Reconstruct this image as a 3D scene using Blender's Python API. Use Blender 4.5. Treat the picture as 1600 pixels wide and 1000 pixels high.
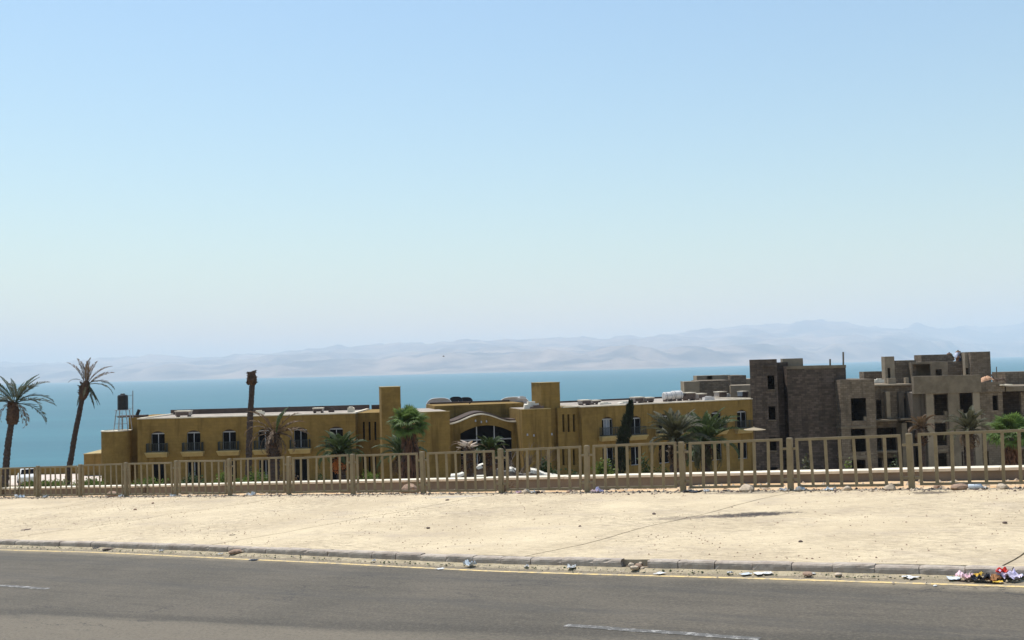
import bpy, math, random
import numpy as np
from mathutils import Vector, Matrix, noise

for _o in list(bpy.data.objects):
    bpy.data.objects.remove(_o)
scene = bpy.context.scene
C = scene.collection
R = math.radians

# ------------------------------------------------------------------ camera
EYE = 2.73                      # eye height above the road surface below it
FPX = 1600.0                    # focal length in pixels of a 1600 px wide frame
PITCH = math.atan(74 / 1600)
ROLL = R(-1.5)
cam_data = bpy.data.cameras.new('camera')
cam = bpy.data.objects.new('camera', cam_data)
C.objects.link(cam)
cam_data.sensor_width = 36.0
cam_data.lens = 36.0 * FPX / 1600
cam_data.clip_start = 0.1
cam_data.clip_end = 200000
CM = Matrix.Rotation(math.pi / 2 + PITCH, 3, 'X') @ Matrix.Rotation(ROLL, 3, 'Z')
cam.matrix_world = Matrix.Translation((0, 0, EYE)) @ CM.to_4x4()
scene.camera = cam

# ------------------------------------------------------------------ sky and sun
SUN_EL, SUN_AZ = R(67), R(-40)          # azimuth from +Y, clockwise positive
world = bpy.data.worlds.new('World')
scene.world = world
world.use_nodes = True
wn = world.node_tree.nodes
wl = world.node_tree.links
bg = wn['Background']
sky = wn.new('ShaderNodeTexSky')
sky.sky_type = 'NISHITA'
sky.sun_disc = False
sky.sun_elevation = SUN_EL
sky.sun_rotation = SUN_AZ
sky.altitude = 0
sky.air_density = 1.8
sky.dust_density = 0.3
sky.ozone_density = 4.0
tint = wn.new('ShaderNodeMix'); tint.data_type = 'RGBA'; tint.blend_type = 'MULTIPLY'; tint.inputs[0].default_value = 1.0
tint.inputs[7].default_value = (.98, 1.0, 1.02, 1)          # white balance of the whole sky
wl.new(sky.outputs[0], tint.inputs[6])
wl.new(tint.outputs[2], bg.inputs['Color'])
bg.inputs['Strength'].default_value = 0.108
sun_d = bpy.data.lights.new('sun', 'SUN')
sun_d.energy = 4.45
sun_d.angle = R(0.5)
sun_d.color = (1.0, 0.965, 0.90)
sun = bpy.data.objects.new('sun', sun_d)
C.objects.link(sun)
sdir = Vector((math.sin(SUN_AZ) * math.cos(SUN_EL), math.cos(SUN_AZ) * math.cos(SUN_EL), math.sin(SUN_EL)))
sun.rotation_euler = sdir.to_track_quat('Z', 'Y').to_euler()
sun.location = (0, 0, 60)
vs = scene.view_settings
vs.view_transform = 'Standard'
vs.look = 'None'
vs.gamma = 1.0
vs.exposure = 0.32
vs.use_curve_mapping = False
scene.cycles.volume_bounces = 2
scene.cycles.max_bounces = 8

# ------------------------------------------------------------------ geometry of view and place
def ray(px, py):
    d = CM @ Vector(((px - 800) / FPX, (500 - py) / FPX, -1))
    return d / d.y

def at(px, py, Y):
    """point on the sight line of a photo pixel at real distance Y"""
    d = ray(px, py)
    return Vector((d.x * Y, Y, EYE + d.z * Y))

TH = R(-32.54)                                       # the road runs downhill to the left and away
TV = Vector((math.cos(TH), math.sin(TH)))            # along the road, uphill
NV = Vector((-math.sin(TH), math.cos(TH)))           # across the road, toward the sea
SL = 0.0515
PAV = 0.13
def Wp(s, n, h=0.0):
    return Vector((TV.x * s + NV.x * n, TV.y * s + NV.y * n, SL * s + h))
def ground_sn(px, py, h=0.0):
    d = ray(px, py)
    a = d.x * TV.x + d.y * TV.y
    b = d.x * NV.x + d.y * NV.y
    k = (EYE - h) / (SL * a - d.z)
    return a * k, b * k
def sn_of(x, y):
    return x * TV.x + y * TV.y, x * NV.x + y * NV.y
ROADM = Matrix(((TV.x, NV.x, 0), (TV.y, NV.y, 0), (0, 0, 1)))
def road_matrix(s, n, h=0.0, yaw=0.0, scale=(1, 1, 1)):
    """stands on the sloping road plane"""
    e = Vector((TV.x, TV.y, SL)).normalized()
    f = Vector((NV.x, NV.y, 0))
    u = e.cross(f)
    M = Matrix((e, f, u)).transposed().to_4x4()
    return Matrix.Translation(Wp(s, n, h)) @ M @ Matrix.Rotation(yaw, 4, 'Z') @ Matrix.Diagonal((*scale, 1))

class Frame:
    """a facade plane: u along it to the right, w inward, z up"""
    def __init__(self, x, y, deg):
        a = R(deg)
        self.o = Vector((x, y))
        self.e = Vector((math.cos(a), math.sin(a)))
        self.i = Vector((-math.sin(a), math.cos(a)))
        self.deg = deg
    def P(self, u, w, z):
        q = self.o + self.e * u + self.i * w
        return Vector((q.x, q.y, z))
    def uz(self, px, py, w=0.0):
        d = ray(px, py)
        q = self.o + self.i * w
        k = q.dot(self.i) / (d.x * self.i.x + d.y * self.i.y)
        p = Vector((d.x * k, d.y * k))
        return (p - self.o).dot(self.e), EYE + d.z * k
    def rect(self, x0, x1, y0, y1, w=0.0):
        """photo box (y0 upper) -> u0,u1,z0,z1"""
        ym, xm = (y0 + y1) / 2, (x0 + x1) / 2
        return self.uz(x0, ym, w)[0], self.uz(x1, ym, w)[0], self.uz(xm, y1, w)[1], self.uz(xm, y0, w)[1]

# ------------------------------------------------------------------ mesh builder
class MB:
    def __init__(self):
        self.v = []; self.f = []; self.m = []
    def add(self, vs, fs, mi=0):
        b = len(self.v)
        self.v += [tuple(x) for x in vs]
        for q in fs:
            self.f.append(tuple(b + k for k in q)); self.m.append(mi)
    def quad(self, a, b, c, d, mi=0):
        self.add((a, b, c, d), ((0, 1, 2, 3),), mi)
    def hexa(self, p, mi=0):
        """8 points: bottom ring 0-3, top ring 4-7"""
        self.add(p, ((3, 2, 1, 0), (4, 5, 6, 7), (0, 1, 5, 4), (1, 2, 6, 5), (2, 3, 7, 6), (3, 0, 4, 7)), mi)
    def box(self, x0, x1, y0, y1, z0, z1, mi=0):
        self.hexa([(x0, y0, z0), (x1, y0, z0), (x1, y1, z0), (x0, y1, z0), (x0, y0, z1), (x1, y0, z1), (x1, y1, z1), (x0, y1, z1)], mi)
    def fbox(self, F, u0, u1, w0, w1, z0, z1, mi=0):
        P = F.P
        self.hexa([P(u0, w0, z0), P(u1, w0, z0), P(u1, w1, z0), P(u0, w1, z0), P(u0, w0, z1), P(u1, w0, z1), P(u1, w1, z1), P(u0, w1, z1)], mi)
    def tube(self, pts, rad, seg=6, mi=0, cap=True):
        pts = [Vector(p) for p in pts]
        n = len(pts)
        if not hasattr(rad, '__len__'):
            rad = [rad] * n
        rings = []
        up = None
        for i, p in enumerate(pts):
            t = (pts[min(i + 1, n - 1)] - pts[max(i - 1, 0)])
            t = t.normalized() if t.length > 1e-9 else Vector((0, 0, 1))
            if up is None:
                up = Vector((1, 0, 0)) if abs(t.x) < .8 else Vector((0, 1, 0))
            a = (up - t * up.dot(t)).normalized()
            up = a
            b = t.cross(a)
            rings.append([p + (a * math.cos(2 * math.pi * k / seg) + b * math.sin(2 * math.pi * k / seg)) * rad[i] for k in range(seg)])
        vs = [q for r in rings for q in r]
        fs = []
        for i in range(n - 1):
            for k in range(seg):
                fs.append((i * seg + k, i * seg + (k + 1) % seg, (i + 1) * seg + (k + 1) % seg, (i + 1) * seg + k))
        if cap:
            fs.append(tuple(reversed(range(seg))))
            fs.append(tuple((n - 1) * seg + k for k in range(seg)))
        self.add(vs, fs, mi)
    def bar(self, a, b, w, d, mi=0, side=None):
        """rectangular bar from a to b"""
        a = Vector(a); b = Vector(b)
        t = (b - a).normalized()
        s = Vector(side) if side is not None else (Vector((1, 0, 0)) if abs(t.z) > .7 else Vector((0, 0, 1)))
        s = (s - t * s.dot(t)).normalized()
        q = t.cross(s)
        s = s * w / 2; q = q * d / 2
        self.hexa([a - s - q, a + s - q, a + s + q, a - s + q, b - s - q, b + s - q, b + s + q, b - s + q], mi)
    def lathe(self, prof, c, seg=16, mi=0):
        c = Vector(c)
        vs = []; fs = []
        for r, z in prof:
            for k in range(seg):
                a = 2 * math.pi * k / seg
                vs.append(c + Vector((r * math.cos(a), r * math.sin(a), z)))
        for i in range(len(prof) - 1):
            for k in range(seg):
                fs.append((i * seg + k, i * seg + (k + 1) % seg, (i + 1) * seg + (k + 1) % seg, (i + 1) * seg + k))
        fs.append(tuple(reversed(range(seg))))
        fs.append(tuple((len(prof) - 1) * seg + k for k in range(seg)))
        self.add(vs, fs, mi)
    def mesh(self, name, mats, smooth=False, origin=(0, 0, 0)):
        me = bpy.data.meshes.new(name)
        ox, oy, oz = origin
        me.from_pydata([(x - ox, y - oy, z - oz) for x, y, z in self.v], [], self.f)
        if not isinstance(mats, (list, tuple)):
            mats = [mats]
        for m in mats:
            me.materials.append(m)
        if len(mats) > 1:
            me.polygons.foreach_set('material_index', self.m)
        if smooth:
            me.polygons.foreach_set('use_smooth', [True] * len(self.f))
        me.update()
        return me
    def build(self, name, mats, parent=None, smooth=False, origin=None):
        """vertices are world coordinates; the object stands at its parent (or at origin)"""
        if origin is None:
            origin = (0, 0, 0)
            if parent is not None:
                p = parent; o = Vector((0, 0, 0))
                while p is not None:
                    o += p.location; p = p.parent
                origin = o
            o_ = bpy.data.objects.new(name, self.mesh(name, mats, smooth, origin))
        else:
            o_ = bpy.data.objects.new(name, self.mesh(name, mats, smooth, origin))
            o_.location = origin
            if parent is not None:
                p = parent; o = Vector((0, 0, 0))
                while p is not None:
                    o += p.location; p = p.parent
                o_.location = Vector(origin) - o
        C.objects.link(o_)
        o_.parent = parent
        return o_

def inst(name, me, parent=None, matrix=None):
    o = bpy.data.objects.new(name, me)
    C.objects.link(o)
    o.parent = parent
    if matrix is not None:
        o.matrix_local = matrix
    return o

def tag(o, label=None, cat=None, group=None, kind=None):
    if label: o['label'] = label
    if cat: o['category'] = cat
    if group: o['group'] = group
    if kind: o['kind'] = kind
    return o
def thing(name, loc, label, cat, group=None):
    o = bpy.data.objects.new(name, None)
    o.empty_display_size = .3
    C.objects.link(o)
    o.location = loc
    return tag(o, label, cat, group)

# ------------------------------------------------------------------ materials
def nodes_of(m):
    m.use_nodes = True
    nt = m.node_tree
    return nt, nt.nodes, nt.links, nt.nodes['Principled BSDF']
class NT:
    """tiny helper to write node maths"""
    def __init__(self, m):
        self.nt, self.n, self.l, self.b = nodes_of(m)
        self.geo = self.n.new('ShaderNodeNewGeometry')
        self.pos = self.geo.outputs['Position']
    def put(self, sock, v):
        if hasattr(v, 'links') or isinstance(v, bpy.types.NodeSocket):
            self.l.new(v, sock)
        else:
            sock.default_value = v
    def math(self, op, a, b=0.0, clamp=False):
        k = self.n.new('ShaderNodeMath'); k.operation = op; k.use_clamp = clamp
        self.put(k.inputs[0], a); self.put(k.inputs[1], b)
        return k.outputs[0]
    def dot(self, a, vec):
        k = self.n.new('ShaderNodeVectorMath'); k.operation = 'DOT_PRODUCT'
        self.put(k.inputs[0], a); k.inputs[1].default_value = vec
        return k.outputs['Value']
    def comb(self, x, y, z=0.0):
        k = self.n.new('ShaderNodeCombineXYZ')
        for s, v in zip(k.inputs, (x, y, z)): self.put(s, v)
        return k.outputs[0]
    def noise(self, scale, detail=4, rough=.6, vec=None, dist=0.0):
        k = self.n.new('ShaderNodeTexNoise')
        self.l.new(vec if vec is not None else self.pos, k.inputs['Vector'])
        k.inputs['Scale'].default_value = scale
        k.inputs['Detail'].default_value = detail
        k.inputs['Roughness'].default_value = rough
        k.inputs['Distortion'].default_value = dist
        return k.outputs['Fac']
    def ramp(self, fac, a, b, ca=(0, 0, 0, 1), cb=(1, 1, 1, 1)):
        k = self.n.new('ShaderNodeValToRGB')
        self.l.new(fac, k.inputs[0])
        k.color_ramp.elements[0].position = a; k.color_ramp.elements[1].position = b
        k.color_ramp.elements[0].color = ca; k.color_ramp.elements[1].color = cb
        return k.outputs['Color']
    def step(self, v, a, b):
        k = self.n.new('ShaderNodeMapRange'); k.interpolation_type = 'SMOOTHSTEP'
        self.put(k.inputs[0], v)
        k.inputs[1].default_value = a; k.inputs[2].default_value = b
        k.inputs[3].default_value = 0; k.inputs[4].default_value = 1
        return k.outputs[0]
    def mix(self, fac, a, b, mode='MIX'):
        k = self.n.new('ShaderNodeMix'); k.data_type = 'RGBA'; k.blend_type = mode
        self.put(k.inputs[0], fac)
        for i, v in ((6, a), (7, b)):
            if isinstance(v, (tuple, list)):
                k.inputs[i].default_value = (*v[:3], 1)
            else:
                self.l.new(v, k.inputs[i])
        return k.outputs[2]
    def color(self, c): self.l.new(c, self.b.inputs['Base Color'])
    def bump(self, h, strength=.4, dist=.02):
        k = self.n.new('ShaderNodeBump')
        k.inputs['Strength'].default_value = strength
        k.inputs['Distance'].default_value = dist
        self.l.new(h, k.inputs['Height'])
        self.l.new(k.outputs[0], self.b.inputs['Normal'])
def plain(name, col, rough=.8, vary=.25, scale=3.0, bump=.2, metal=0.0, spec=.3, fine=40.0):
    m = bpy.data.materials.new(name)
    t = NT(m)
    n1 = t.noise(scale, 5, .65)
    lo = tuple(c * (1 - vary) for c in col); hi = tuple(min(1, c * (1 + vary)) for c in col)
    t.color(t.mix(t.step(n1, .25, .75), lo, hi))
    t.b.inputs['Roughness'].default_value = rough
    t.b.inputs['Metallic'].default_value = metal
    t.b.inputs['Specular IOR Level'].default_value = spec
    if bump:
        t.bump(t.noise(fine, 3, .6), bump, .01)
    return m
def leafy(name, col, trans=.35, vary=.35, scale=2.5):
    m = bpy.data.materials.new(name)
    t = NT(m)
    n1 = t.noise(scale, 3, .6)
    c = t.mix(t.step(n1, .3, .7), tuple(x * (1 - vary) for x in col), tuple(x * (1 + vary) for x in col))
    t.color(c)
    t.b.inputs['Roughness'].default_value = .55
    t.b.inputs['Specular IOR Level'].default_value = .25
    tr = t.n.new('ShaderNodeBsdfTranslucent')
    t.l.new(c, tr.inputs['Color'])
    mx = t.n.new('ShaderNodeMixShader'); mx.inputs[0].default_value = trans
    t.l.new(t.b.outputs[0], mx.inputs[1]); t.l.new(tr.outputs[0], mx.inputs[2])
    t.l.new(mx.outputs[0], t.n['Material Output'].inputs['Surface'])
    return m
def masonry(name, F, col, mortar, bw, bh, vary=.18, msize=.012, stain=None, bump=.5, dirt=.25):
    """coursed blocks drawn along a facade frame"""
    m = bpy.data.materials.new(name)
    t = NT(m)
    d = F.e - F.i
    vec = t.comb(t.dot(t.pos, (d.x, d.y, 0)), t.dot(t.pos, (0, 0, 1)))
    k = t.n.new('ShaderNodeTexBrick')
    t.l.new(vec, k.inputs['Vector'])
    k.inputs['Scale'].default_value = 1.0
    k.inputs['Brick Width'].default_value = bw
    k.inputs['Row Height'].default_value = bh
    k.inputs['Mortar Size'].default_value = msize
    k.inputs['Mortar Smooth'].default_value = .3
    k.inputs['Bias'].default_value = 0
    k.inputs['Color1'].default_value = (*[c * (1 - vary) for c in col], 1)
    k.inputs['Color2'].default_value = (*[c * (1 + vary) for c in col], 1)
    k.inputs['Mortar'].default_value = (*mortar, 1)
    n1 = t.noise(.35, 5, .6)
    n2 = t.noise(2.2, 4, .65)
    c = t.mix(t.math('MULTIPLY', t.step(n1, .45, .75), dirt), k.outputs['Color'], tuple(x * .55 for x in col))
    c = t.mix(t.math('MULTIPLY', t.step(n2, .4, .8), dirt * .8), c, tuple(min(1, x * 1.3) for x in col))
    if stain:
        sv = t.comb(t.math('MULTIPLY', t.dot(t.pos, (d.x, d.y, 0)), 1.6), t.math('MULTIPLY', t.dot(t.pos, (0, 0, 1)), .16))
        st = t.noise(1.0, 4, .6, sv)
        c = t.mix(t.math('MULTIPLY', t.step(st, .5, .72), stain), c, tuple(x * .4 for x in col))
    t.color(c)
    t.b.inputs['Roughness'].default_value = .9
    t.b.inputs['Specular IOR Level'].default_value = .15
    h = t.math('ADD', t.math('MULTIPLY', k.outputs['Fac'], -1.0), t.math('MULTIPLY', t.noise(25, 3, .6), .5))
    t.bump(h, bump, .015)
    return m
# ------------------------------------------------------------------ the setting
SEA_Z = EYE - 60.0
GROUND_Z = EYE - 9.75            # level of the hotel grounds
rng = random.Random(7)

def fbm(x, y, z=0.0, o=5):
    return noise.fractal(Vector((x, y, z)), 0.9, 2.1, o)      # about -1..1
def sstep(x, a, b):
    t = min(1, max(0, (x - a) / (b - a)))
    return t * t * (3 - 2 * t)

# --- sea
m_sea = bpy.data.materials.new('sea_water')
t = NT(m_sea)
sv = t.comb(t.math('MULTIPLY', t.dot(t.pos, (1, 0, 0)), .15), t.dot(t.pos, (0, 1, 0)))
wv = t.noise(.06, 6, .65, sv)
big = t.noise(.006, 8, .75, sv)
t.color(t.mix(t.step(big, .35, .65), (.016, .100, .130), (.024, .125, .155)))
t.b.inputs['Roughness'].default_value = .42
t.b.inputs['IOR'].default_value = 1.25
t.bump(wv, .6, 1.5)
mb = MB()
mb.quad((-60000, -3000, SEA_Z), (60000, -3000, SEA_Z), (60000, 70000, SEA_Z), (-60000, 70000, SEA_Z))
tag(mb.build('sea', m_sea), kind='structure')

# --- far hills across the water: a coastal strip, an escarpment and a high ridge behind it
m_hill = bpy.data.materials.new('bare_hills')
t = NT(m_hill)
hz = t.dot(t.pos, (0, 0, 1))
n1 = t.noise(.0009, 6, .62)
c = t.mix(t.step(n1, .35, .68), (.08, .06, .05), (.32, .24, .185))
c = t.mix(t.step(t.math('ADD', hz, t.math('MULTIPLY', n1, 60)), SEA_Z + 70, SEA_Z + 25), c, (.24, .20, .165))
t.color(c)
t.b.inputs['Roughness'].default_value = .95
def shore(d):
    """distance to the far shore along a bearing in degrees"""
    pts = [(-45, 26000), (-27, 20500), (-18, 15500), (-8, 13400), (0, 12600), (6, 12200), (13, 13800), (20, 17500), (26, 26000), (45, 34000)]
    for (a, ra), (b, rb) in zip(pts, pts[1:]):
        if a <= d <= b:
            k = (d - a) / (b - a); k = k * k * (3 - 2 * k)
            return ra + (rb - ra) * k
    return pts[-1][1]
mb = MB()
NA, NR = 420, 64
for i in range(NA):
    deg = -42 + 84 * i / (NA - 1)
    a = R(deg)
    r0 = shore(deg) * (1 + .012 * fbm(deg * .7, 3.1))
    for j in range(NR):
        k = j / (NR - 1)
        r = r0 + 17500 * k ** 1.35
        x, y = r * math.sin(a), r * math.cos(a)
        q = r - r0
        e = fbm(x / 5200, y / 5200, 1.0, 6)
        e2 = fbm(x / 1500, y / 1500, 5.0, 5)
        gul = abs(fbm(x / 1800, y / 4000, 9.0, 4))
        ramp_r = .62 + .38 * sstep(deg, -28, 24)
        front = (330 + 90 * e) * sstep(q + 700 * e2, 350, 2600) * ramp_r
        mid = 150 * sstep(q + 900 * e, 3500, 6500) * (1 + .4 * e2)
        back = (420 + 230 * e + 60 * e2) * sstep(q, 6500, 13500) * (.55 + .45 * sstep(deg, -16, 20))
        h = 3 + 26 * sstep(q, 0, 500) + front * (1 - .85 * gul * sstep(q, 300, 1200)) + mid + back
        h *= 1 - .9 * sstep(k, .9, 1)
        if j == 0:
            h = -20
        mb.v.append((x, y, SEA_Z + h))
for i in range(NA - 1):
    for j in range(NR - 1):
        mb.f.append((i * NR + j, (i + 1) * NR + j, (i + 1) * NR + j + 1, i * NR + j + 1)); mb.m.append(0)
tag(mb.build('hills', m_hill, smooth=True), kind='structure')

# --- ground between the pavement, the hotel and the shore
m_earth = bpy.data.materials.new('dry_earth')
t = NT(m_earth)
nn = t.dot(t.pos, (NV.x, NV.y, 0))
n1 = t.noise(.7, 6, .65); n2 = t.noise(6, 5, .65)
near = t.mix(t.step(n1, .35, .65), (.50, .30, .14), (.62, .45, .27))
far = t.mix(t.step(n1, .4, .62), (.50, .40, .29), (.20, .19, .10))
c = t.mix(t.step(nn, 28, 34), near, far)
c = t.mix(t.math('MULTIPLY', t.step(n2, .5, .8), .6), c, (.25, .19, .13))
t.color(c)
t.b.inputs['Roughness'].default_value = .95
t.bump(n2, .7, .05)
def shelf_edge(x):
    return 109 + 60 * sstep(x, -26, 2)
def ground_z(s, n):
    p = Wp(s, n)
    sc = max(-75, min(45, s))
    z0 = SL * sc + PAV
    z = z0 - .04 - (.42 - .25 * sstep(s, -15, -10)) * sstep(n, 23.9, 26.6)
    gz = GROUND_Z - 2.6 * sstep(p.x, 1, 16)
    z = z + (gz - z) * sstep(n, 27.2, 41)
    ed = shelf_edge(p.x)
    drop = max(0, p.y - ed)
    z -= drop * .42 * sstep(drop, 0, 10)
    d2 = max(0, -(p.y) - 30)
    return max(z, SEA_Z - 8)
mb = MB()
ss = list(np.arange(-330, -60, 9.0)) + list(np.arange(-60, 20, 1.0)) + list(np.arange(20, 330, 9.0))
ns = [23.25, 23.6, 24, 24.4, 24.8, 25.2, 25.6, 26, 26.4, 26.8, 27.2, 28, 29, 31] + list(np.arange(33, 120, 3.0)) + list(np.arange(120, 420, 8.0))
for s in ss:
    for n in ns:
        z = ground_z(s, n)
        if n > 23.6:
            z += .05 * fbm(s * .9, n * .9, 2, 4) * (1 if n < 27 else 2)
        q = Wp(s, n)
        mb.v.append((q.x, q.y, z))
NN = len(ns)
for i in range(len(ss) - 1):
    for j in range(NN - 1):
        mb.f.append((i * NN + j, (i + 1) * NN + j, (i + 1) * NN + j + 1, i * NN + j + 1)); mb.m.append(0)
tag(mb.build('ground', m_earth, smooth=True), kind='structure')

# --- road
KERB = [(-60, 14.0), (-34, 14.0), (-27, 14.08), (-23.7, 14.16), (-20, 14.26), (-15.9, 14.2), (-13.3, 14.1), (-11.1, 14.0), (-9.2, 13.97), (-7.1, 14.03), (-5.8, 14.09), (-4.1, 14.18), (-2.6, 14.26), (-1.6, 14.3), (3, 14.36), (14, 14.3), (40, 14.2)]
def kerb_n(s):
    if s <= KERB[0][0]: return KERB[0][1]
    for (a, na), (b, nb) in zip(KERB, KERB[1:]):
        if a <= s <= b:
            return na + (nb - na) * (s - a) / (b - a)
    return KERB[-1][1]
m_road = bpy.data.materials.new('worn_asphalt')
t = NT(m_road)
sx = t.dot(t.pos, (TV.x, TV.y, 0)); nx = t.dot(t.pos, (NV.x, NV.y, 0))
along = t.comb(t.math('MULTIPLY', sx, .12), nx)
streak = t.noise(5.5, 6, .68, along)
patch = t.noise(.45, 5, .62)
grain = t.noise(24, 7, .82)
base = t.mix(t.step(patch, .3, .7), (0.082, 0.070, 0.053), (0.111, 0.093, 0.070))
base = t.mix(t.math('MULTIPLY', t.step(streak, .48, .72), .55), base, (0.055, 0.047, 0.038))
base = t.mix(t.math('MULTIPLY', t.step(streak, .50, .30), .35), base, (0.128, 0.108, 0.083))
# the older, paler lane nearer the viewer, with a ragged seam
seam = t.math('ADD', nx, t.math('MULTIPLY', t.math('SUBTRACT', t.noise(.5, 5, .7, along), .5), 1.2))
seam = t.math('ADD', seam, t.math('MULTIPLY', sx, -.14))
nearleft = t.step(sx, -4.5, -8.5)
base = t.mix(t.math('MULTIPLY', t.math('MULTIPLY', t.step(seam, 11.05, 10.6), nearleft), .6), base, (0.186, 0.154, 0.112))
band = t.math('MULTIPLY', t.step(seam, 11.4, 11.15), t.step(seam, 10.85, 11.0))
base = t.mix(t.math('MULTIPLY', band, .5), base, (0.048, 0.042, 0.034))
# dust blown against the edge
dust = t.math('ADD', nx, t.math('MULTIPLY', t.math('SUBTRACT', t.noise(1.6, 6, .7), .5), .7))
base = t.mix(t.math('MULTIPLY', t.step(dust, 13.35, 13.85), .6), base, (.36, .29, .19))
base = t.mix(t.math('MULTIPLY', t.step(grain, .47, .66), .55), base, (0.045, 0.039, 0.030))
base = t.mix(t.math('MULTIPLY', t.step(grain, .52, .36), .45), base, (0.173, 0.145, 0.106))
base = t.mix(t.math('MULTIPLY', t.step(t.noise(38, 2, .6), .62, .75), .4), base, (0.212, 0.174, 0.129))
# dark blots of oil
blot = t.noise(.55, 3, .5, t.comb(t.math('MULTIPLY', sx, .55), t.math('MULTIPLY', nx, 2.6)))
base = t.mix(t.math('MULTIPLY', t.step(blot, .68, .76), .6), base, (0.038, 0.033, 0.028))
# hairline cracks
crk = t.math('ABSOLUTE', t.math('SUBTRACT', t.noise(.55, 7, .62, t.comb(t.math('MULTIPLY', sx, .5), nx)), .5))
crk = t.math('MULTIPLY', t.step(crk, .0045, .0015), t.step(t.noise(.25, 3, .5), .5, .6))
base = t.mix(t.math('MULTIPLY', crk, .75), base, (.035, .032, .03))
# polished wheel tracks
trk = t.math('ABSOLUTE', t.math('SUBTRACT', t.math('ABSOLUTE', t.math('SUBTRACT', nx, 12.1)), .75))
base = t.mix(t.math('MULTIPLY', t.math('MULTIPLY', t.step(trk, .34, .08), t.step(streak, .36, .56)), .33), base, (.062, .058, .052))
t.color(base)
t.b.inputs['Roughness'].default_value = .85
t.b.inputs['Specular IOR Level'].default_value = .25
t.bump(grain, .35, .006)
mb = MB()
S2 = list(np.arange(-330, -60, 10.0)) + list(np.arange(-60, 30, 1.5)) + list(np.arange(30, 200, 10.0))
for s in S2:
    for n in (-60, -20, 0, 6, 8, 10, 12, 13.2, 14.5):
        nn_ = n if n < 14 else kerb_n(s) + .1
        sc = max(-75, min(45, s))
        q = Wp(s, nn_)
        mb.v.append((q.x, q.y, SL * sc))
for i in range(len(S2) - 1):
    for j in range(8):
        mb.f.append((i * 9 + j, (i + 1) * 9 + j, (i + 1) * 9 + j + 1, i * 9 + j + 1)); mb.m.append(0)
road = tag(mb.build('road', m_road), kind='structure')

def worn_paint(name, col, wear=.5, asphalt=(.088, .081, .071)):
    m = bpy.data.materials.new(name)
    t = NT(m)
    w = t.noise(9, 6, .72)
    w2 = t.noise(60, 3, .7)
    f = t.step(t.math('ADD', w, t.math('MULTIPLY', w2, .35)), wear + .08, wear + .24)
    t.color(t.mix(f, asphalt, col))
    t.b.inputs['Roughness'].default_value = .8
    return m
m_white = worn_paint('worn_white_paint', (.36, .34, .31), .585)
m_yellow = worn_paint('worn_yellow_paint', (.66, .47, .19), .50, (.36, .29, .19))
def strip(name, pts, m, w, h, parent):
    mb = MB()
    L = []
    for s, n in pts:
        L.append((Wp(s, n - w / 2, h), Wp(s, n + w / 2, h)))
    for a, b in zip(L, L[1:]):
        mb.quad(a[0], b[0], b[1], a[1])
    return mb.build(name, m, parent)
for s0 in (-28.0, -18.6, -6.1, 5.2):
    ln = 2.35
    strip('lane_marking', [(s0 + ln * k / 6, 10.56 + .012 * math.sin(k * 2.1 + s0)) for k in range(7)], m_white, .13, .004, road)
strip('edge_line', [(s, kerb_n(s) - .44 + .02 * math.sin(s * .9)) for s in np.arange(-59, 39, .5)], m_yellow, .095, .004, road)

# sand and grit drifted against the kerb
m_sand = bpy.data.materials.new('drifted_sand')
t = NT(m_sand)
n1 = t.noise(5, 5, .65); n2 = t.noise(45, 3, .7)
c = t.mix(t.step(n1, .35, .65), (.28, .23, .145), (.42, .345, .225))
c = t.mix(t.math('MULTIPLY', t.step(n2, .5, .7), .6), c, (.20, .17, .11))
t.color(c); t.b.inputs['Roughness'].default_value = .95
t.bump(n2, .8, .01)
mb = MB()
K = np.arange(-59, 39, .16)
for s in K:
    wid = .17 + .08 * fbm(s * .55, 4) + .06 * fbm(s * 3, 8)
    k0 = kerb_n(s)
    for j, (f_, h) in enumerate(((-.05, .035), (.25, .026), (.6, .016), (1.0, -.004))):
        q = Wp(s, k0 - wid * f_, h + .008 * fbm(s * 4, j * 3))
        mb.v.append(tuple(q))
for i in range(len(K) - 1):
    for j in range(3):
        mb.f.append((i * 4 + j + 1, (i + 1) * 4 + j + 1, (i + 1) * 4 + j, i * 4 + j)); mb.m.append(0)
mb.build('sand_drift', m_sand, road, smooth=True)

# --- pavement: a bed with big cast slabs on it
m_bed = plain('slab_bed', (.22, .17, .12), .95)
m_slab = bpy.data.materials.new('dusty_concrete')
t = NT(m_slab)
sx = t.dot(t.pos, (TV.x, TV.y, 0)); nx = t.dot(t.pos, (NV.x, NV.y, 0))
n1 = t.noise(.5, 6, .62); n2 = t.noise(3.4, 6, .66); n3 = t.noise(22, 6, .8)
c = t.mix(t.step(n1, .3, .7), (.47, .375, .245), (.595, .485, .32))
c = t.mix(t.math('MULTIPLY', t.step(n2, .5, .75), .5), c, (.42, .33, .24))
lv = t.comb(t.math('MULTIPLY', sx, .5), t.math('MULTIPLY', nx, .9))
ls = t.noise(1.0, 6, .66, lv)
c = t.mix(t.math('MULTIPLY', t.step(ls, .50, .70), .5), c, (.37, .30, .23))
c = t.mix(t.math('MULTIPLY', t.step(n3, .50, .68), .6), c, (.29, .23, .16))
c = t.mix(t.math('MULTIPLY', t.math('MULTIPLY', t.step(t.noise(14, 4, .75), .52, .64), t.step(t.noise(.33, 4, .6), .45, .62)), .6), c, (.33, .26, .19))
gv = t.comb(t.math('MULTIPLY', sx, 2.2), t.math('MULTIPLY', nx, 5.0))
gr = t.noise(1.6, 8, .82, gv)
area = t.step(t.noise(.28, 5, .65), .38, .60)
c = t.mix(t.math('MULTIPLY', t.math('MULTIPLY', t.step(gr, .47, .58), area), .8), c, (.315, .25, .17))
c = t.mix(t.math('MULTIPLY', t.step(gr, .46, .34), .5), c, (.66, .56, .39))
sp = t.noise(11, 2, .6)
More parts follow.
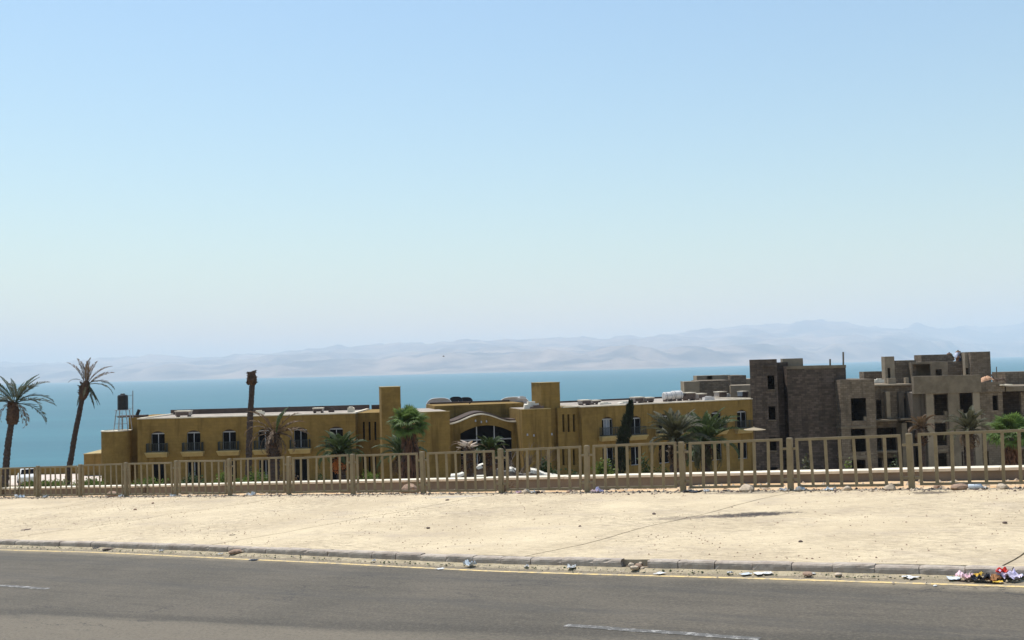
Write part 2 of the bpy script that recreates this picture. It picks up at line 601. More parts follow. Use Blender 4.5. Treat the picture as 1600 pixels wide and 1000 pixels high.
c = t.mix(t.math('MULTIPLY', t.step(sp, .69, .74), .6), c, (.20, .16, .12))
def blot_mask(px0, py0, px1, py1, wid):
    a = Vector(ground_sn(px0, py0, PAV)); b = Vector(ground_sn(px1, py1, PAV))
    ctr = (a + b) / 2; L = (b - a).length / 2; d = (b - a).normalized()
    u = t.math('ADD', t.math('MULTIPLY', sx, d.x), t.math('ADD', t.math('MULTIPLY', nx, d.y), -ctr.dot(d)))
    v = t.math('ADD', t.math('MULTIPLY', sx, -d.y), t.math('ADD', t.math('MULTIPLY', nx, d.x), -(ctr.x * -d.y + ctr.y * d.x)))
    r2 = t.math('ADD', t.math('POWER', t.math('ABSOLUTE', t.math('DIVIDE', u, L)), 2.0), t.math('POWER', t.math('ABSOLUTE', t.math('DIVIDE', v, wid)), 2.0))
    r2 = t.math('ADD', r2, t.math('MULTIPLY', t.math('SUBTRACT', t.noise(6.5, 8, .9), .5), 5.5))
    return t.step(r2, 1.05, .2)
c = t.mix(t.math('MULTIPLY', blot_mask(1085, 808, 1262, 800, .36), .96), c, (.045, .036, .034))
c = t.mix(t.math('MULTIPLY', blot_mask(1000, 812, 1140, 806, .30), .55), c, (.14, .11, .09))
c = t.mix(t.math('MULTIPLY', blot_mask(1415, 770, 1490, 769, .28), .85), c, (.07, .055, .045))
c = t.mix(t.math('MULTIPLY', blot_mask(660, 777, 760, 775, .35), .5), c, (.30, .29, .28))
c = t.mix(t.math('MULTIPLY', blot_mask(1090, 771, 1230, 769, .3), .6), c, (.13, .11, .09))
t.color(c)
t.b.inputs['Roughness'].default_value = .92
t.b.inputs['Specular IOR Level'].default_value = .2
t.bump(t.math('ADD', n3, t.math('MULTIPLY', n2, 1.5)), .6, .012)
mb = MB()
K = list(np.arange(-61, 39, 1.0))
for s in K:
    mb.v += [tuple(Wp(s, kerb_n(s) + .08, PAV - .10)), tuple(Wp(s, 23.42, PAV - .10)), tuple(Wp(s, 23.45, PAV - .5)),]
for i in range(len(K) - 1):
    for j in range(2):
        mb.f.append((i * 3 + j, (i + 1) * 3 + j, (i + 1) * 3 + j + 1, i * 3 + j + 1)); mb.m.append(0)
pavement = tag(mb.build('pavement', m_bed), kind='structure')
joints = []
s_j = [(-53.4, -52.9), (-46.2, -45.6), (-38.6, -38.2), (-31.4, -30.6), (-24.0, -22.8), (-16.62, -15.35), (-8.85, -7.25), (-1.9, -1.1), (5.6, 6.2), (13.0, 13.5), (20.4, 21.0), (28, 28.4), (35, 35.6)]
def jn(j, n):
    a, b = s_j[j]
    k = (n - 14.2) / 9.2
    wob = .045 * math.sin(n * 1.7 + j) + .05 * fbm(n * .8, j * 7.0)
    return a + (b - a) * k + wob
for j in range(len(s_j) - 1):
    mb = MB()
    NU, NVV = 36, 30
    for iv in range(NVV + 1):
        for iu in range(NU + 1):
            fv = iv / NVV
            n0 = 14.3
            sa = jn(j, 14.2 + 9.2 * fv) + .016; sb = jn(j + 1, 14.2 + 9.2 * fv) - .016
            s = sa + (sb - sa) * iu / NU
            k0 = kerb_n(s) + .165
            n = k0 + (23.42 - k0) * fv
            edge = min(iu, NU - iu)
            z = PAV + .010 * fbm(s * .5, n * .5, 3) + .004 * fbm(s * 3, n * 3, 6) - (.006 if edge == 0 else 0)
            if iv == NVV:
                n += .05 * fbm(s * 1.3, 2.0)
            mb.v.append(tuple(Wp(s, n, z)))
    W_ = NU + 1
    for iv in range(NVV):
        for iu in range(NU):
            mb.f.append((iv * W_ + iu, iv * W_ + iu + 1, (iv + 1) * W_ + iu + 1, (iv + 1) * W_ + iu)); mb.m.append(0)
    rim = [iu for iu in range(W_)] + [iv * W_ + NU for iv in range(1, NVV + 1)] + [NVV * W_ + iu for iu in range(NU - 1, -1, -1)] + [iv * W_ for iv in range(NVV - 1, 0, -1)]
    b = len(mb.v)
    mb.v += [(mb.v[k][0], mb.v[k][1], mb.v[k][2] - .095) for k in rim]
    for q in range(len(rim)):
        mb.f.append((rim[q], b + q, b + (q + 1) % len(rim), rim[(q + 1) % len(rim)])); mb.m.append(0)
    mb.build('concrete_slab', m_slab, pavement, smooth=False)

# --- kerb of single stones
m_kerb = bpy.data.materials.new('kerb_concrete')
t = NT(m_kerb)
n1 = t.noise(2.6, 5, .65); n2 = t.noise(28, 4, .7)
c = t.mix(t.step(n1, .3, .7), (.30, .24, .19), (.46, .39, .315))
c = t.mix(t.math('MULTIPLY', t.step(n2, .5, .72), .5), c, (.17, .135, .11))
t.color(c); t.b.inputs['Roughness'].default_value = .92
t.bump(n2, .7, .01)
def kerb_mesh(seed, ln, broken=0):
    r = random.Random(seed)
    mb = MB()
    NX = 7
    prof = [(-.0, -.12), (-.0, .02), (.004, .09), (.012, .118), (.035, .138), (.09, .142), (.15, .140), (.155, -.12)]
    for i in range(NX + 1):
        x = -ln / 2 + ln * i / NX
        for k, (y, z) in enumerate(prof):
            dz = dy = 0
            if 1 < k < 7:
                dy = r.uniform(-.003, .003); dz = r.uniform(-.003, .002)
                if r.random() < .025: dy += .012; dz -= .014
            if i in (0, NX) and 1 < k < 7:
                dz -= .008; dy += .005
            xx = x
            if broken and ((broken > 0 and i == NX) or (broken < 0 and i == 0)):
                xx += -broken * (.02 + .11 * max(0, z + .02) / .15)
                dz -= .02
            mb.v.append((xx + r.uniform(-.002, .002), y + dy, z + dz))
    NP = len(prof)
    for i in range(NX):
        for k in range(NP - 1):
            mb.f.append((i * NP + k, (i + 1) * NP + k, (i + 1) * NP + k + 1, i * NP + k + 1)); mb.m.append(0)
    mb.f.append(tuple(range(NP))[::-1]); mb.m.append(0)
    mb.f.append(tuple(NX * NP + k for k in range(NP))); mb.m.append(0)
    return mb.mesh('kerb_stone', m_kerb)
kroot = tag(bpy.data.objects.new('kerb', None), kind='structure')
C.objects.link(kroot); kroot.location = (0, 0, 0)
kerb_meshes = [kerb_mesh(k, .548) for k in range(8)]
kb_l, kb_r = kerb_mesh(91, .548, 1), kerb_mesh(92, .548, -1)
GAP0 = ground_sn(980, 889, 0)[0]; GAP1 = ground_sn(1006, 890, 0)[0]
rk = random.Random(5)
def put_kerb(sc, me):
    n0, n1 = kerb_n(sc - .25), kerb_n(sc + .25)
    yaw = math.atan2(n1 - n0, .5)
    o = inst('kerb_stone', me, kroot, road_matrix(sc, kerb_n(sc) + rk.uniform(-.012, .012), rk.uniform(-.008, .008), yaw + rk.uniform(-.012, .012)))
s = GAP0 - .275; first = True
while s > -42:
    put_kerb(s, kb_l if first else rk.choice(kerb_meshes)); first = False
    s -= .556
s = GAP1 + .275; first = True
while s < 12:
    put_kerb(s, kb_r if first else rk.choice(kerb_meshes)); first = False
    s += .556

# --- haze: one box of even, pale air round everything; the sky stays outside it
HAZE = 8.0e-5
m_haze = bpy.data.materials.new('haze_air')
m_haze.use_nodes = True
hn = m_haze.node_tree
for q in list(hn.nodes):
    if q.type == 'BSDF_PRINCIPLED': hn.nodes.remove(q)
pv = hn.nodes.new('ShaderNodeVolumePrincipled')
pv.inputs['Color'].default_value = (.68, .785, .92, 1)
pv.inputs['Absorption Color'].default_value = (.45, .45, .45, 1)
pv.inputs['Density'].default_value = HAZE
pv.inputs['Anisotropy'].default_value = -.06
hn.links.new(pv.outputs[0], hn.nodes['Material Output'].inputs['Volume'])
mb = MB()
mb.box(-70000, 70000, -4000, 75000, SEA_Z - 25, 1200)
tag(mb.build('haze', m_haze), 'pale dusty haze over the whole view', 'haze', kind='stuff')
# ------------------------------------------------------------------ buildings
FA = Frame(0, 90, 0)              # hotel, left wing
FB = Frame(-7.3, 87, 13)          # hotel, entrance block
FC = Frame(6.26, 91, 27)          # hotel, right wing, and the unfinished building beyond it

def wall_with_holes(mb, F, u0, u1, z0, z1, w, holes, depth=.3, mi=0):
    """a wall face at inward offset w with openings (a,b,c,d,rise) and their reveals"""
    holes = [(*h, 0)[:5] for h in holes]
    us = sorted({u0, u1, *[x for h in holes for x in h[:2]]})
    zs = sorted({z0, z1, *[x for h in holes for x in h[2:4]]})
    us = [x for x in us if u0 <= x <= u1]; zs = [x for x in zs if z0 <= x <= z1]
    P = F.P
    for a, b in zip(us, us[1:]):
        run = None
        for c, d in zip(zs, zs[1:]):
            um, zm = (a + b) / 2, (c + d) / 2
            hit = any(h[0] < um < h[1] and h[2] < zm < h[3] for h in holes)
            if not hit:
                mb.quad(P(a, w, c), P(b, w, c), P(b, w, d), P(a, w, d), mi)
    for a, b, c, d, rise in holes:
        if rise <= 0:
            ring = [(a, c), (a, d), (b, d), (b, c)]
        else:
            n = 10
            arc = []
            for k in range(n + 1):
                x = -1 + 2 * k / n
                arc.append((a + (b - a) * k / n, d - rise + rise * math.sqrt(max(0, 1 - x * x)) if rise > (b - a) * .4 else d - rise * x * x))
            for (p, q), (p2, q2) in zip(arc, arc[1:]):
                if d - q > 1e-4 or d - q2 > 1e-4:
                    mb.quad(P(p, w, q), P(p2, w, q2), P(p2, w, d), P(p, w, d), mi)
            ring = [(a, c)] + arc + [(b, c)]
        for (p, q), (p2, q2) in zip(ring, ring[1:]):
            mb.quad(P(p, w, q), P(p2, w, q2), P(p2, w + depth, q2), P(p, w + depth, q), mi)
        mb.quad(P(b, w, c), P(a, w, c), P(a, w + depth, c), P(b, w + depth, c), mi)

def shell(mb, F, u0, u1, z0, z1, w0, w1, holes, depth=.3, mi=0, back=True):
    """closed volume with a pierced front"""
    P = F.P
    wall_with_holes(mb, F, u0, u1, z0, z1, w0, holes, depth, mi)
    mb.quad(P(u0, w1, z0), P(u0, w0, z0), P(u0, w0, z1), P(u0, w1, z1), mi)
    mb.quad(P(u1, w0, z0), P(u1, w1, z0), P(u1, w1, z1), P(u1, w0, z1), mi)
    mb.quad(P(u1, w1, z0), P(u0, w1, z0), P(u0, w1, z1), P(u1, w1, z1), mi)
    mb.quad(P(u0, w0, z1), P(u1, w0, z1), P(u1, w1, z1), P(u0, w1, z1), mi)

OCHRE = (.225, .142, .043)
m_hot = {F: masonry('ochre_stone_' + n, F, OCHRE, (.19, .12, .036), .62, .27, .07, .012, .7, .4, .75) for F, n in ((FA, 'left_wing'), (FB, 'entrance'), (FC, 'right_wing'))}
m_cope = plain('cream_coping', (.66, .58, .45), .85, .2, 1.5)
m_roof = plain('dusty_flat_roof', (.33, .28, .23), .95, .3, .8)
m_bitumen_shade = plain('bitumen_and_shade', (.085, .062, .052), .9, .3, 1.2)  # bitumen of the vault; also paints shade on the far parapets
m_frame = plain('white_window_frame', (.36, .36, .38), .5, .1, 2, 0)
m_iron = plain('dark_green_iron', (.035, .042, .042), .5, .2, 3, 0)
m_cream = plain('cream_plaster', (.38, .285, .13), .9, .15, 1.2)
m_glass = bpy.data.materials.new('dark_glass')
t = NT(m_glass)
t.color(t.mix(t.noise(.8, 2), (.003, .003, .004), (.008, .009, .011)))
t.b.inputs['Roughness'].default_value = .08
t.b.inputs['Specular IOR Level'].default_value = .02
m_pale_pane = plain('grey_curtain_and_reflection', (.22, .23, .26), .8, .2, 5, 0)  # curtain grey, also used for a painted reflection in the glass
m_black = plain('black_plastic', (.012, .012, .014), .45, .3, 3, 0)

hotel = thing('hotel', (-3, 92, GROUND_Z), 'long two storey ochre stone hotel with arched entrance and two square roof towers', 'hotel')
ROOF_Z = EYE - 3.70
BASE = GROUND_Z - 3.4

def hotel_window(F, px, py0, py1, w=0, width=1.18, lower=False, balcony=True, mull=1, pale_panes=()):
    """returns the hole and a builder to run after the wall"""
    u, zt = F.uz(px, py0, w)
    zb = F.uz(px, py1, w)[1]
    rise = 0 if lower else .24
    hole = (u - width / 2, u + width / 2, zb, zt + rise, rise)
    def make():
        a, b, c, d, r_ = hole
        fr = MB()
        dp = w + .16
        zt_ = d - r_
        T = .03
        fr.fbox(F, a, a + T, dp, dp + .06, c, zt_)
        fr.fbox(F, b - T, b, dp, dp + .06, c, zt_)
        fr.fbox(F, a, b, dp - .02, dp + .07, zt_ - .03, zt_ + .07)
        fr.fbox(F, a + T, b - T, dp + .005, dp + .055, c, c + .06)
        for k in range(1, mull + 1):
            x = a + (b - a) * k / (mull + 1)
            fr.fbox(F, x - .03, x + .03, dp + .004, dp + .056, c + .06, zt_ - .03)
        win = fr.build('window', m_frame, hotel)
        for k in range(mull + 1):
            x0 = a + T + (b - a - 2 * T) * k / (mull + 1); x1 = a + T + (b - a - 2 * T) * (k + 1) / (mull + 1)
            g = MB(); g.fbox(F, x0, x1, dp + .02, dp + .035, c + .01, zt_ - .01)
            g.build('pane', m_pale_pane if k in pale_panes else m_glass, win)
        if r_ > 0:
            g = MB(); g.fbox(F, a - .05, b + .05, w + .24, w + .3, zt_ - .02, d + .02)
            g.build('tympanum', m_bitumen_shade, win)
        bk = MB(); bk.fbox(F, a - .15, b + .15, w + .40, w + .46, c - .1, d + .1)  # black plate stands in for the dark room behind the window
        bk.build('dark_backing', m_black, win)
        if balcony and not lower:
            s = MB()
            hw = .97
            s.fbox(F, u - hw, u + hw, w - .62, w - .003, c - .13, c - .01)
            s.hexa([F.P(u - hw + .1, w - .36, c - .46), F.P(u + hw - .1, w - .36, c - .46), F.P(u + hw - .1, w - .002, c - .46), F.P(u - hw + .1, w - .002, c - .46),
                    F.P(u - hw + .02, w - .58, c - .131), F.P(u + hw - .02, w - .58, c - .131), F.P(u + hw - .02, w - .002, c - .131), F.P(u - hw + .02, w - .002, c - .131)])
            bal = s.build('balcony', m_cream, hotel)
            rl = MB()
            hr = hw - .13
            zr = c + .74
            for (ua, wa, ub, wb) in ((u - hr, w - .55, u + hr, w - .55), (u - hr, w - .02, u - hr, w - .55), (u + hr, w - .02, u + hr, w - .55)):
                for zz in (zr, c + .08):
                    rl.bar(F.P(ua, wa, zz), F.P(ub, wb, zz), .045, .045)
                L = math.hypot(ub - ua, wb - wa)
                k = max(2, int(L / .125))
                for q in range(k + 1):
                    f_ = q / k
                    p = F.P(ua + (ub - ua) * f_, wa + (wb - wa) * f_, c)
                    rl.bar(p - Vector((0, 0, .012)), p + Vector((0, 0, .74)), .032, .032)
            rl.build('railing', m_iron, bal)
    return hole, make

def parapet_roof(F, u0, u1, w0, w1, z, th=.28, hgt=.0, inner=.45, far_raise=.25):
    """a sunken flat roof behind coping: near coping, far parapet painted dark for its shaded inner face"""
    r = MB(); r.fbox(F, u0 + .05, u1 - .05, w0 + .05, w1 - .05, z - .5, z + .004)
    r.build('roof', m_roof, hotel)
    c = MB()
    c.fbox(F, u0 - .03, u1 + .03, w0 - .04, w0 + th, z + .005, z + .10)
    c.build('coping', m_cope, hotel)
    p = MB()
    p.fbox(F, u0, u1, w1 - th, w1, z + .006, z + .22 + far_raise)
    p.build('parapet', m_bitumen_shade, hotel)  # dark tone paints the shade on the inner face
    for p_, q_ in ((u0, u0 + th), (u1 - th, u1)):
        e = MB(); e.fbox(F, p_, q_, w0 + th + .002, w1 - th - .002, z + .005, z + .12)
        e.build('side_coping', m_cope, hotel)

# left wing
ua = FA.uz(215, 700)[0]; ub = FA.uz(556, 700)[0]
holes, makers = [], []
for k in range(6):
    px = 246.7 + 55.7 * k
    py = 678 - px * .0262 + 246.7 * .0262 - .0
    h, mk = hotel_window(FA, px, py, py + 28)
    holes.append(h); makers.append(mk)
    h, mk = hotel_window(FA, px + 1, py + 45, py + 83, lower=True)
    holes.append(h); makers.append(mk)
mb = MB(); shell(mb, FA, ua, ub, BASE, ROOF_Z, 0, 9, holes)
mb.build('wing_wall', m_hot[FA], hotel)
for mk in makers: mk()
parapet_roof(FA, ua, ub, 0, 9, ROOF_Z)
# recessed end bay and turret
uc = FA.uz(200, 700, 2)[0]
mb = MB(); shell(mb, FA, uc, ua - .003, BASE, ROOF_Z + .1, 2.2, 8.5, [])
mb.build('end_bay', m_hot[FA], hotel)
tc = at(182, 720, 90.5); rt = 1.24
tz = at(182, 673.5, 90.5).z
mb = MB(); mb.lathe([(rt, BASE), (rt, tz)], (tc.x, tc.y, 0), 40)
tur = mb.build('stair_turret', m_hot[FA], hotel, smooth=False)
mb = MB(); mb.lathe([(rt + .03, tz + .002), (rt + .04, tz + .07), (rt - .18, tz + .09), (rt - .2, tz + .02)], (tc.x, tc.y, 0), 40)
mb.build('coping', m_cope, tur)
# link with slit windows
u0 = ub + .003; u1 = FA.uz(594, 690, 1.5)[0]
holes = []
for px in (568.5, 577.5, 586.5):
    a, b, c, d = FA.rect(px - 1.5, px + 1.5, 659, 688, 1.5)
    holes.append((a, b, c, d))
    a, b, c, d = FA.rect(px - 1.5, px + 1.5, 714, 740, 1.5)
    holes.append((a, b, c, d))
zl = FA.uz(575, 645, 1.5)[1]
mb = MB(); shell(mb, FA, u0, u1 + 1.2, BASE, zl, 1.5, 10, holes)
mb.build('link_wall', m_hot[FA], hotel)
for h in holes:
    g = MB(); g.fbox(FA, h[0] - .02, h[1] + .02, 1.74, 1.77, h[2] - .02, h[3] + .02); g.build('slit_window', m_glass, hotel)
mb = MB(); mb.fbox(FA, u0 + .1, u1 + 1.0, 9.6, 9.9, zl + .003, zl + .42); mb.build('parapet', m_bitumen_shade, hotel)

# tower by the link
a, b, _, zt = FB.rect(596, 626, 605, 640, 1.2)
mb = MB(); shell(mb, FB, a, b, BASE, zt, 1.2, 3.2, [])
tw = mb.build('tower', m_hot[FB], hotel)
mb = MB(); mb.fbox(FB, a - .03, b + .03, 1.17, 3.23, zt + .003, zt + .05); mb.build('coping', m_cream, tw)

# entrance block: two forward blocks, a recessed arched wall with a vault behind it, a raised block on the roof
zL = FB.uz(690, 643.5)[1]; zR = FB.uz(840, 639.5)[1]
uL0 = FB.uz(626.5, 690, 1.0)[0]; uL1 = FB.uz(703.5, 690)[0]
uR0 = FB.uz(816.5, 690)[0]; uR1 = FB.uz(862, 690)[0]
mb = MB(); shell(mb, FB, uL0, uL1, BASE, zL, 0, 9, []); mb.build('entrance_wall', m_hot[FB], hotel)
mb = MB(); shell(mb, FB, uR0, uR1, BASE, zR, 0, 9, []); mb.build('entrance_wall', m_hot[FB], hotel)
for (p, q, z) in ((uL0, uL1, zL), (uR0, uR1, zR)):
    mb = MB(); mb.fbox(FB, p - .01, q + .01, -.02, .24, z + .003, z + .05); mb.build('coping', m_cream, hotel)
    mb = MB(); mb.fbox(FB, p + .1, q - .1, .3, 8.9, z + .003, z + .02); mb.build('roof', m_roof, hotel)
WR = 2.3
ac, zlow = FB.uz(703.5, 663, WR)
zpk = FB.uz(757, 647.5, WR)[1]
aw0, aw1, ab, at_ = FB.rect(720, 800.5, 664.5, 757, WR)
ztr = FB.uz(760, 687, WR)[1]
arc_rise = FB.uz(720, 664.5, WR)[1] - FB.uz(720, 676, WR)[1]
prof = []
NPF = 24
for k in range(NPF + 1):
    f_ = k / NPF
    x = uL1 + (uR0 - uL1) * f_
    prof.append((x, zlow + (zpk - zlow) * (.5 - .5 * math.cos(2 * math.pi * min(1, max(0, (f_ - .04) / .92))))))
mb = MB()
wall_with_holes(mb, FB, uL1, uR0, BASE, zlow, WR, [(aw0, aw1, ab, min(at_, zlow - .02), arc_rise)], .35)
for (x, z), (x2, z2) in zip(prof, prof[1:]):
    mb.quad(FB.P(x, WR, zlow), FB.P(x2, WR, zlow), FB.P(x2, WR, z2), FB.P(x, WR, z))
mb.build('arch_wall', m_hot[FB], hotel)
mb = MB()
for (x, z), (x2, z2) in zip(prof, prof[1:]):
    mb.hexa([FB.P(x, WR - .10, z - .02), FB.P(x2, WR - .10, z2 - .02), FB.P(x2, WR + .22, z2 - .02), FB.P(x, WR + .22, z - .02),
             FB.P(x, WR - .10, z + .09), FB.P(x2, WR - .10, z2 + .09), FB.P(x2, WR + .22, z2 + .09), FB.P(x, WR + .22, z + .09)])
mb.build('arch_coping', m_cope, hotel)
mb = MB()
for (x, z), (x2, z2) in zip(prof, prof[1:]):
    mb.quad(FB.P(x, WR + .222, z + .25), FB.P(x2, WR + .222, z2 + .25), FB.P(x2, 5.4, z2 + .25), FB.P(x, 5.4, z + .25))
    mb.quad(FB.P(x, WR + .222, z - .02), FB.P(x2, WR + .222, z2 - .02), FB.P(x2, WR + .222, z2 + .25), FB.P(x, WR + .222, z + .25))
mb.build('vault_roof', m_bitumen_shade, hotel)
ra, rb, _, rz = FB.rect(679, 819.5, 632, 640, 5.2)
mb = MB(); shell(mb, FB, ra, rb, zlow - 1, rz, 5.2, 10.5, []); mb.build('roof_block', m_hot[FB], hotel)
mb = MB(); mb.fbox(FB, ra + .3, rb - .3, 10.0, 10.3, rz + .003, rz + .16); mb.build('parapet', m_bitumen_shade, hotel)
# arched window with glazing bars
mb = MB()
zsp = min(at_, zlow - .02) - arc_rise
for px in (745.5, 773):
    u = FB.uz(px, 680, WR)[0]
    mb.fbox(FB, u - .045, u + .045, WR + .2, WR + .27, ab, zsp + arc_rise * .93)
mb.fbox(FB, aw0, aw1, WR + .195, WR + .275, ztr - .05, ztr + .05)
zd = FB.uz(760, 707, WR)[1]
mb.fbox(FB, aw0, aw1, WR + .195, WR + .275, zd - .04, zd + .04)
win = mb.build('arched_window', m_frame, hotel)
us_ = [aw0] + [FB.uz(px, 680, WR)[0] for px in (745.5, 773)] + [aw1]
for p, q in zip(us_, us_[1:]):
    for zz0, zz1 in ((ztr, zsp + arc_rise), (zd, ztr), (ab, zd)):
        g = MB(); g.fbox(FB, p, q, WR + .23, WR + .24, zz0, zz1); g.build('pane', m_glass, win)
mb = MB(); mb.fbox(FB, uL1 + .05, uR0 - .05, WR + 1.2, WR + 1.3, BASE, zlow); mb.build('lobby_wall', m_black, hotel)  # black plate stands in for the dark inside behind the arch
# small wall lamps above and beside the arch
for px, py, w in ((743, 657, WR), (752, 659, WR), (760, 658, WR), (824, 679, 0), (834, 680, 0), (862, 678, 0)):
    u, z = FB.uz(px, py, w)
    g = MB(); g.hexa([FB.P(u - .05, w - .14, z - .1), FB.P(u + .05, w - .14, z - .1), FB.P(u + .07, w - .002, z - .1), FB.P(u - .07, w - .002, z - .1),
                      FB.P(u - .04, w - .08, z + .08), FB.P(u + .04, w - .08, z + .08), FB.P(u + .05, w - .002, z + .08), FB.P(u - .05, w - .002, z + .08)])
    g.build('wall_lamp', m_frame, hotel)

# right wing: tower, link with slits, wing
a, b, _, zt = FC.rect(846, 875, 598, 640, .9)
mb = MB(); shell(mb, FC, a, b, BASE, zt, .9, 2.75, [])
tw = mb.build('tower', m_hot[FC], hotel)
mb = MB(); mb.fbox(FC, a - .03, b + .03, .87, 2.78, zt + .003, zt + .05); mb.build('coping', m_cream, tw)
u1 = FC.uz(910, 690)[0]
zl = FC.uz(893, 636, 1.2)[1]
holes = []
for px in (880.5, 888.5, 897):
    holes.append(FC.rect(px - 1.6, px + 1.6, 647.5, 675, .55))
    holes.append(FC.rect(px - 1.6, px + 1.6, 702, 727, .55))
mb = MB(); shell(mb, FC, b - .5, u1 - .003, BASE, zl, .55, 10, holes); mb.build('link_wall', m_hot[FC], hotel)
for h in holes:
    g = MB(); g.fbox(FC, h[0] - .02, h[1] + .02, .79, .82, h[2] - .02, h[3] + .02); g.build('slit_window', m_glass, hotel)
mb = MB(); mb.fbox(FC, b + .05, u1 - .01, .52, .8, zl + .003, zl + .08); mb.build('coping', m_cope, hotel)
mb = MB(); mb.fbox(FC, b, u1 - .1, 9.6, 9.9, zl + .003, zl + .35); mb.build('parapet', m_bitumen_shade, hotel)
u2 = FC.uz(1180, 660)[0]
holes, makers = [], []
for px, py in ((949, 655.5), (993, 654), (1036.6, 651), (1079, 648.5), (1119, 646), (1159, 644)):
    h, mk = hotel_window(FC, px, py, py + 25.2, mull=3 if px == 949 else 1, pale_panes={1079: (0,), 949: (1, 2)}.get(px, ()))  # first window's grey panes paint a bluish reflection, the fourth's is a curtain
    holes.append(h); makers.append(mk)
    h, mk = hotel_window(FC, px + 1, py + 44, py + 73, lower=True)
    holes.append(h); makers.append(mk)
mb = MB(); shell(mb, FC, u1, u2, BASE, ROOF_Z, 0, 12, holes)
mb.build('wing_wall', m_hot[FC], hotel)
for mk in makers: mk()
parapet_roof(FC, u1, u2, 0, 12, ROOF_Z, far_raise=-.05)

# ------------------------------------------------------------------ low annex and terrace wall left of the hotel
annex = thing('annex', (at(150, 745, 106).x, 106, GROUND_Z), 'low flat roofed ochre annex just left of the round turret', 'building')
FX = Frame(0, 103, 0)
a, b, _, z = FX.rect(131, 175, 709.5, 720)
mb = MB(); shell(mb, FX, a, b, BASE, z, 0, 5, []); mb.build('wall', m_hot[FA], annex)
mb = MB()
mb.hexa([FX.P(a - .05, -.06, z + .003), FX.P(b, -.06, z + .003), FX.P(b, 5, z + .003), FX.P(a - .05, 5, z + .003),
         FX.P(a - .05, -.06, z + .06), FX.P(b, -.06, z + .12), FX.P(b, 5, z + .5), FX.P(a + .6, 5, z + .3)])
mb.build('roof', m_cream, annex)
FY = Frame(0, 106, 0)
a, b, z0, z1 = FY.rect(58, 136, 730, 738)
twall = thing('terrace_wall', (FY.P((a + b) / 2, 0, 0).x, 106, GROUND_Z), 'low ochre terrace wall behind the pale car park at left', 'wall')
mb = MB(); mb.fbox(FY, a - 12, b, 0, .4, GROUND_Z - 2, z1 - .05); mb.build('wall', m_hot[FA], twall)
mb = MB(); mb.fbox(FY, a - 12, b, -.04, .44, z1 - .047, z1 + .02); mb.build('coping', m_cream, twall)
m_pave = plain('pale_car_park', (.60, .50, .42), .9, .15, .4)
mb = MB()
q = [at(-60, 752, 1), at(175, 748, 1)]
mb.quad((-62, 95.5, GROUND_Z + .04), (-30, 95.5, GROUND_Z + .04), (-30, 105.4, GROUND_Z + .04), (-62, 105.4, GROUND_Z + .04))
tag(mb.build('car_park', m_pave), kind='structure')

# ------------------------------------------------------------------ unfinished concrete building
FD = Frame(0, 102.5, 0)
_q = at(1196, 650, 99.3)
FE = Frame(_q.x, _q.y, -13)
CONC = (.178, .138, .100)
m_conc = masonry('raw_blockwork', FD, CONC, (.105, .08, .056), .42, .21, .28, .016, .55, .6, .5)
m_conc_d = masonry('dark_blockwork', FD, (.105, .080, .064), (.07, .052, .042), .42, .21, .35, .016, .5, .7, .6)
m_beam = plain('cast_concrete', (.18, .143, .10), .92, .28, .9, .4)
m_stain = masonry('stained_render', FD, (.115, .095, .076), (.10, .084, .068), 1.6, 3.0, .1, .006, .9, .4, .6)
m_lit = plain('pale_and_lit_concrete', (.255, .205, .145), .92, .2, .8, .3)  # paler concrete; also paints sunlight on left-facing sides and roof edges
unf = thing('unfinished_building', (30, 110, GROUND_Z), 'unfinished four storey grey brown blockwork building with empty openings, right of hotel', 'building')

def px_holes(F, w, L):
    return [F.rect(*q, w) for q in L]
def conc(name, x0, x1, ytop, w0, w1, L=(), m=None, zb=BASE, depth=.28, FD=FD):
    a = FD.uz(x0, 650, w0)[0]; b = FD.uz(x1, 650, w0)[0]
    z = FD.uz((x0 + x1) / 2, ytop, w0)[1]
    mb = MB(); shell(mb, FD, a, b, zb, z, w0, w1, px_holes(FD, w0, L), depth)
    o = mb.build(name, m or m_conc, unf)
    return o, a, b, z
def slab(name, x0, x1, y, w0, w1, th=.16, m=None, dz=0):
    a = FD.uz(x0, y, w0)[0]; b = FD.uz(x1, y, w0)[0]
    z = FD.uz((x0 + x1) / 2, y, w0)[1] + dz
    mb = MB(); mb.fbox(FD, a, b, w0, w1, z - th, z); return mb.build(name, m or m_beam, unf)
# stair tower
W1 = 0.0
conc('stair_wall', 1174, 1217, 561.5, W1, 5, [(1199.5, 1210, 586.5, 608.5), (1201, 1211.5, 635, 656), (1202.5, 1213, 683, 704), (1204, 1215, 730, 750)], m_conc_d, FD=FE)
mb = MB()
for y0, y1, x0 in ((586.5, 608.5, 1199.5), (635, 656, 1201), (683, 704, 1202.5), (730, 750, 1204)):
    a, b, c, d = FE.rect(x0, x0 + 10.5, y0, y1, W1)
    s = MB(); s.fbox(FE, a - .06, b + .06, W1 - .08, W1 + .2, c - .09, c - .003); s.build('window_sill', m_beam, unf)
a, b, c, d = FE.rect(1195, 1217, 573, 745, W1)
mb.fbox(FE, a, a + .14, W1 - .10, W1 - .002, BASE, d); mb.fbox(FE, b - .14, b - .001, W1 - .10, W1 - .002, BASE, d)
mb.fbox(FE, a, b, W1 - .12, W1 - .002, d + .002, d + .16); mb.build('pilaster', m_conc_d, unf)
conc('stair_wall', 1217.2, 1234, 566, 1.2, 4.5, [], m_conc_d)
conc('parapet', 1226, 1258, 560, 1.6, 2.4, [], m_lit, zb=EYE - 3)
